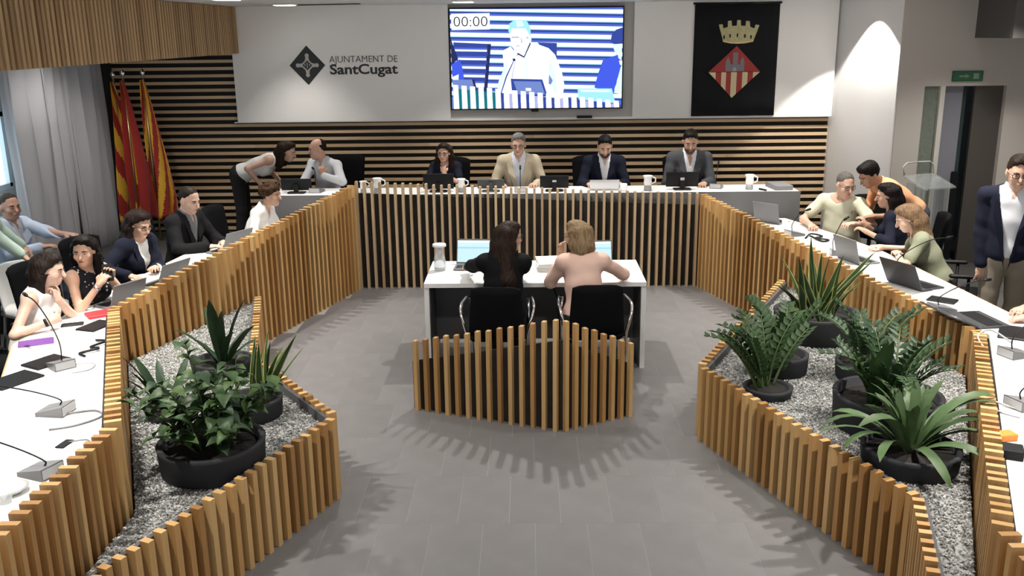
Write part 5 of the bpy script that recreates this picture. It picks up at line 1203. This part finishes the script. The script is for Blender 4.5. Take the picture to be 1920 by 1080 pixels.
person('woman in a white sleeveless blouse with her hand near her chin at the picture edge', (-3.64, 6.42, 0), 86, 'sit', .95, 1.02, 'f', .30, hyaw=-.05, hpitch=.22, handL=(-3.38, 6.44, .92), dirL=(-.1, .1, 1), palmL=(-1, .1, 0), elbL=(-.25, .5, -.9), handR=(-3.34, 6.22, .83), dirR=(.3, .8, .1), palmR=(-1, 0, -.3), elbR=(.7, -.2, -.8), curl=.9, skin=(.66, .44, .34), hair='bob', hlen=.36, hcol=(.022, .013, .010), top=dict(m=WBL, sl='none', neck='round', v=0), pants=(.02, .02, .03), vs=.007, wrist={1: 'b'})
flat('phone', 'black phone held by the polka dot woman', 'phone', (-3.215, 6.91, 1.0), .6, (.07, .14, .01), BLACK).rotation_euler = (R(60), 0, .6)
person('man in a pale blue blazer sitting by the curtains at the left edge', (-4.92, 8.66, 0), 104, 'sit', 1.0, 1.02, 'm', .02, hyaw=.3, hpitch=.05, handL=(-4.34, 8.62, .94), dirL=(1, -.1, 0), handR=(-4.52, 8.45, .86), elbL=(-.5, -.4, -.6), curl=.6, skin=(.46, .25, .18), hair='crop', hcol=(.06, .045, .035), top=dict(m=WSH, neck='collar', v=.1), jacket=dict(m=cloth('pale_blue_linen', (.48, .54, .66)), v=.44, vw=.07), pants=(.08, .09, .13), collar=WSH, vs=.0085)
person('person in a pale green shirt leaning at the left picture edge', (-4.68, 7.70, 0), 75, 'stand', 1.0, 1.05, 'm', .10, hyaw=.2, hpitch=.2, handR=(-4.24, 7.62, .97), handL=(-4.5, 8.1, .95), elbR=(.8, -.4, -.3), curl=.7, skin=SK1, hair='crop', hcol=BLKH, top=dict(m=cloth('mint_shirt', (.55, .70, .60)), neck='collar', v=.1), pants=(.014, .014, .016), wrist={1: 'b'})
# ---- right table
person('grey-haired man in a pale green t-shirt with glasses at the right table', (3.30, 9.72, 0), 222, 'sit', 1.0, 1.16, 'm', .16, hyaw=-1.0, hpitch=.32, handR=(2.90, 9.52, .80), handL=(3.24, 9.22, .86), elbR=(.9, -.2, -.5), elbL=(-.8, -.2, -.6), curl=.9, skin=(.62, .39, .29), hair='crop', hcol=(.16, .145, .13), glasses=True, top=dict(m=cloth('pale_green_tee', (.62, .62, .47)), sl='short', neck='round', v=0), pants=(.03, .03, .04), vs=.0085)
person('young man in an orange shirt leaning over the right table', (3.98, 9.56, 0), 262, 'stand', .98, .98, 'm', .92, hyaw=-.1, hpitch=.55, handR=(3.40, 9.62, .95), handL=(3.48, 9.30, .92), elbR=(.5, -.3, -.8), elbL=(-.4, -.2, -.9), curl=.7, skin=(.42, .23, .15), hair='full', hcol=BLKH, top=dict(m=cloth('orange_shirt', (.78, .40, .22)), sl='half', neck='collar', v=.08), pants=(.05, .05, .07), vs=.0085)
person('woman with long black hair in navy seen from behind at the right table', (3.60, 8.98, 0), 300, 'sit', .96, 1.0, 'f', .14, hyaw=-.25, hpitch=.2, handR=(3.30, 9.05, .88), handL=(3.24, 8.86, .86), dirR=(-.3, .2, .6), elbR=(.6, -.2, -.8), elbL=(-.6, -.1, -.8), curl=.8, skin=SK2, hair='long', hlen=.24, hcol=(.012, .007, .006), top=dict(m=NAVY, sl='half', neck='round', v=0), pants=(.02, .02, .03), vs=.0085)
person('woman with long light brown hair in an olive t-shirt writing at the right table', (3.66, 8.12, 0), 288, 'sit', .97, 1.06, 'f', .46, hyaw=-.15, hpitch=.5, handR=(3.26, 8.52, .785), handL=(3.30, 8.20, .785), elbR=(.7, -.2, -.6), elbL=(-.8, .1, -.5), curl=.9, skin=(.64, .42, .31), hair='long', hlen=.26, hcol=(.24, .15, .085), top=dict(m=cloth('olive_tee', (.27, .28, .195)), sl='short', neck='round', v=0), pants=(.03, .03, .035), vs=.0075, wrist={-1: 's'})
person('man with glasses in a navy blazer and beige trousers walking at the right edge', (3.85, 7.42, 0), 205, 'stand', 1.03, 1.06, 'm', .03, hyaw=-.15, hpitch=.22, handR=(3.66, 7.42, .80), handL=(4.14, 7.30, .82), elbR=(.5, -.9, .0), elbL=(-.5, -.9, 0), curl=.6, skin=SK1, hair='short', hcol=(.03, .018, .012), glasses=True, top=dict(m=WSH, neck='collar', v=.1, vw=.03), jacket=dict(m=NAVY, v=.64, vw=.11, hem=-.70), pants=(.30, .255, .195), legdir=.5, collar=WSH, vs=.0085)
person('seated person at the far right whose hand reaches onto the laptop', (3.98, 6.40, 0), 270, 'sit', 1.0, 1.05, 'm', .10, handR=(3.55, 6.5, .79), handL=(3.46, 6.27, .795), elbL=(-.6, -.4, -.4), elbR=(.6, -.4, -.4), curl=.7, skin=(.52, .31, .23), hair='crop', hcol=BRN, top=dict(m=WSH, sl='half', neck='collar'), pants=(.03, .03, .04))
# ---- centre table
person('woman with very long dark hair in a black blazer seated at the centre table', (-.20, 7.10, 0), 4, 'sit', .97, 1.03, 'f', .22, hyaw=.85, hpitch=.12, handL=(-.56, 7.86, .79), handR=(-.10, 7.78, .79), elbL=(-.9, .0, -.4), elbR=(.95, -.2, -.3), curl=.5, skin=SK1, hair='long', hlen=.50, hcol=(.040, .022, .015), glasses=True, top=dict(m=BLK, neck='round', v=0), jacket=dict(m=BLK, v=.4, vw=.05), pants=(.008, .008, .009), vs=.0075)
person('woman with a blonde bob in a pink blouse seated at the centre table', (.44, 7.12, 0), -4, 'sit', .97, 1.02, 'f', .22, hyaw=-.75, hpitch=.12, handR=(.78, 7.62, .79), handL=(.27, 7.42, 1.0), dirL=(-.1, -.2, 1), palmL=(.6, -.5, 0), elbR=(.8, -.2, -.5), elbL=(-.35, .7, -.8), curl=.7, skin=(.64, .42, .31), hair='bob', hlen=.28, hcol=BLD, glasses=True, top=dict(m=cloth('pink_blouse', (.76, .52, .43)), sl='half', neck='round', v=0), pants=(.02, .018, .018), vs=.0075)
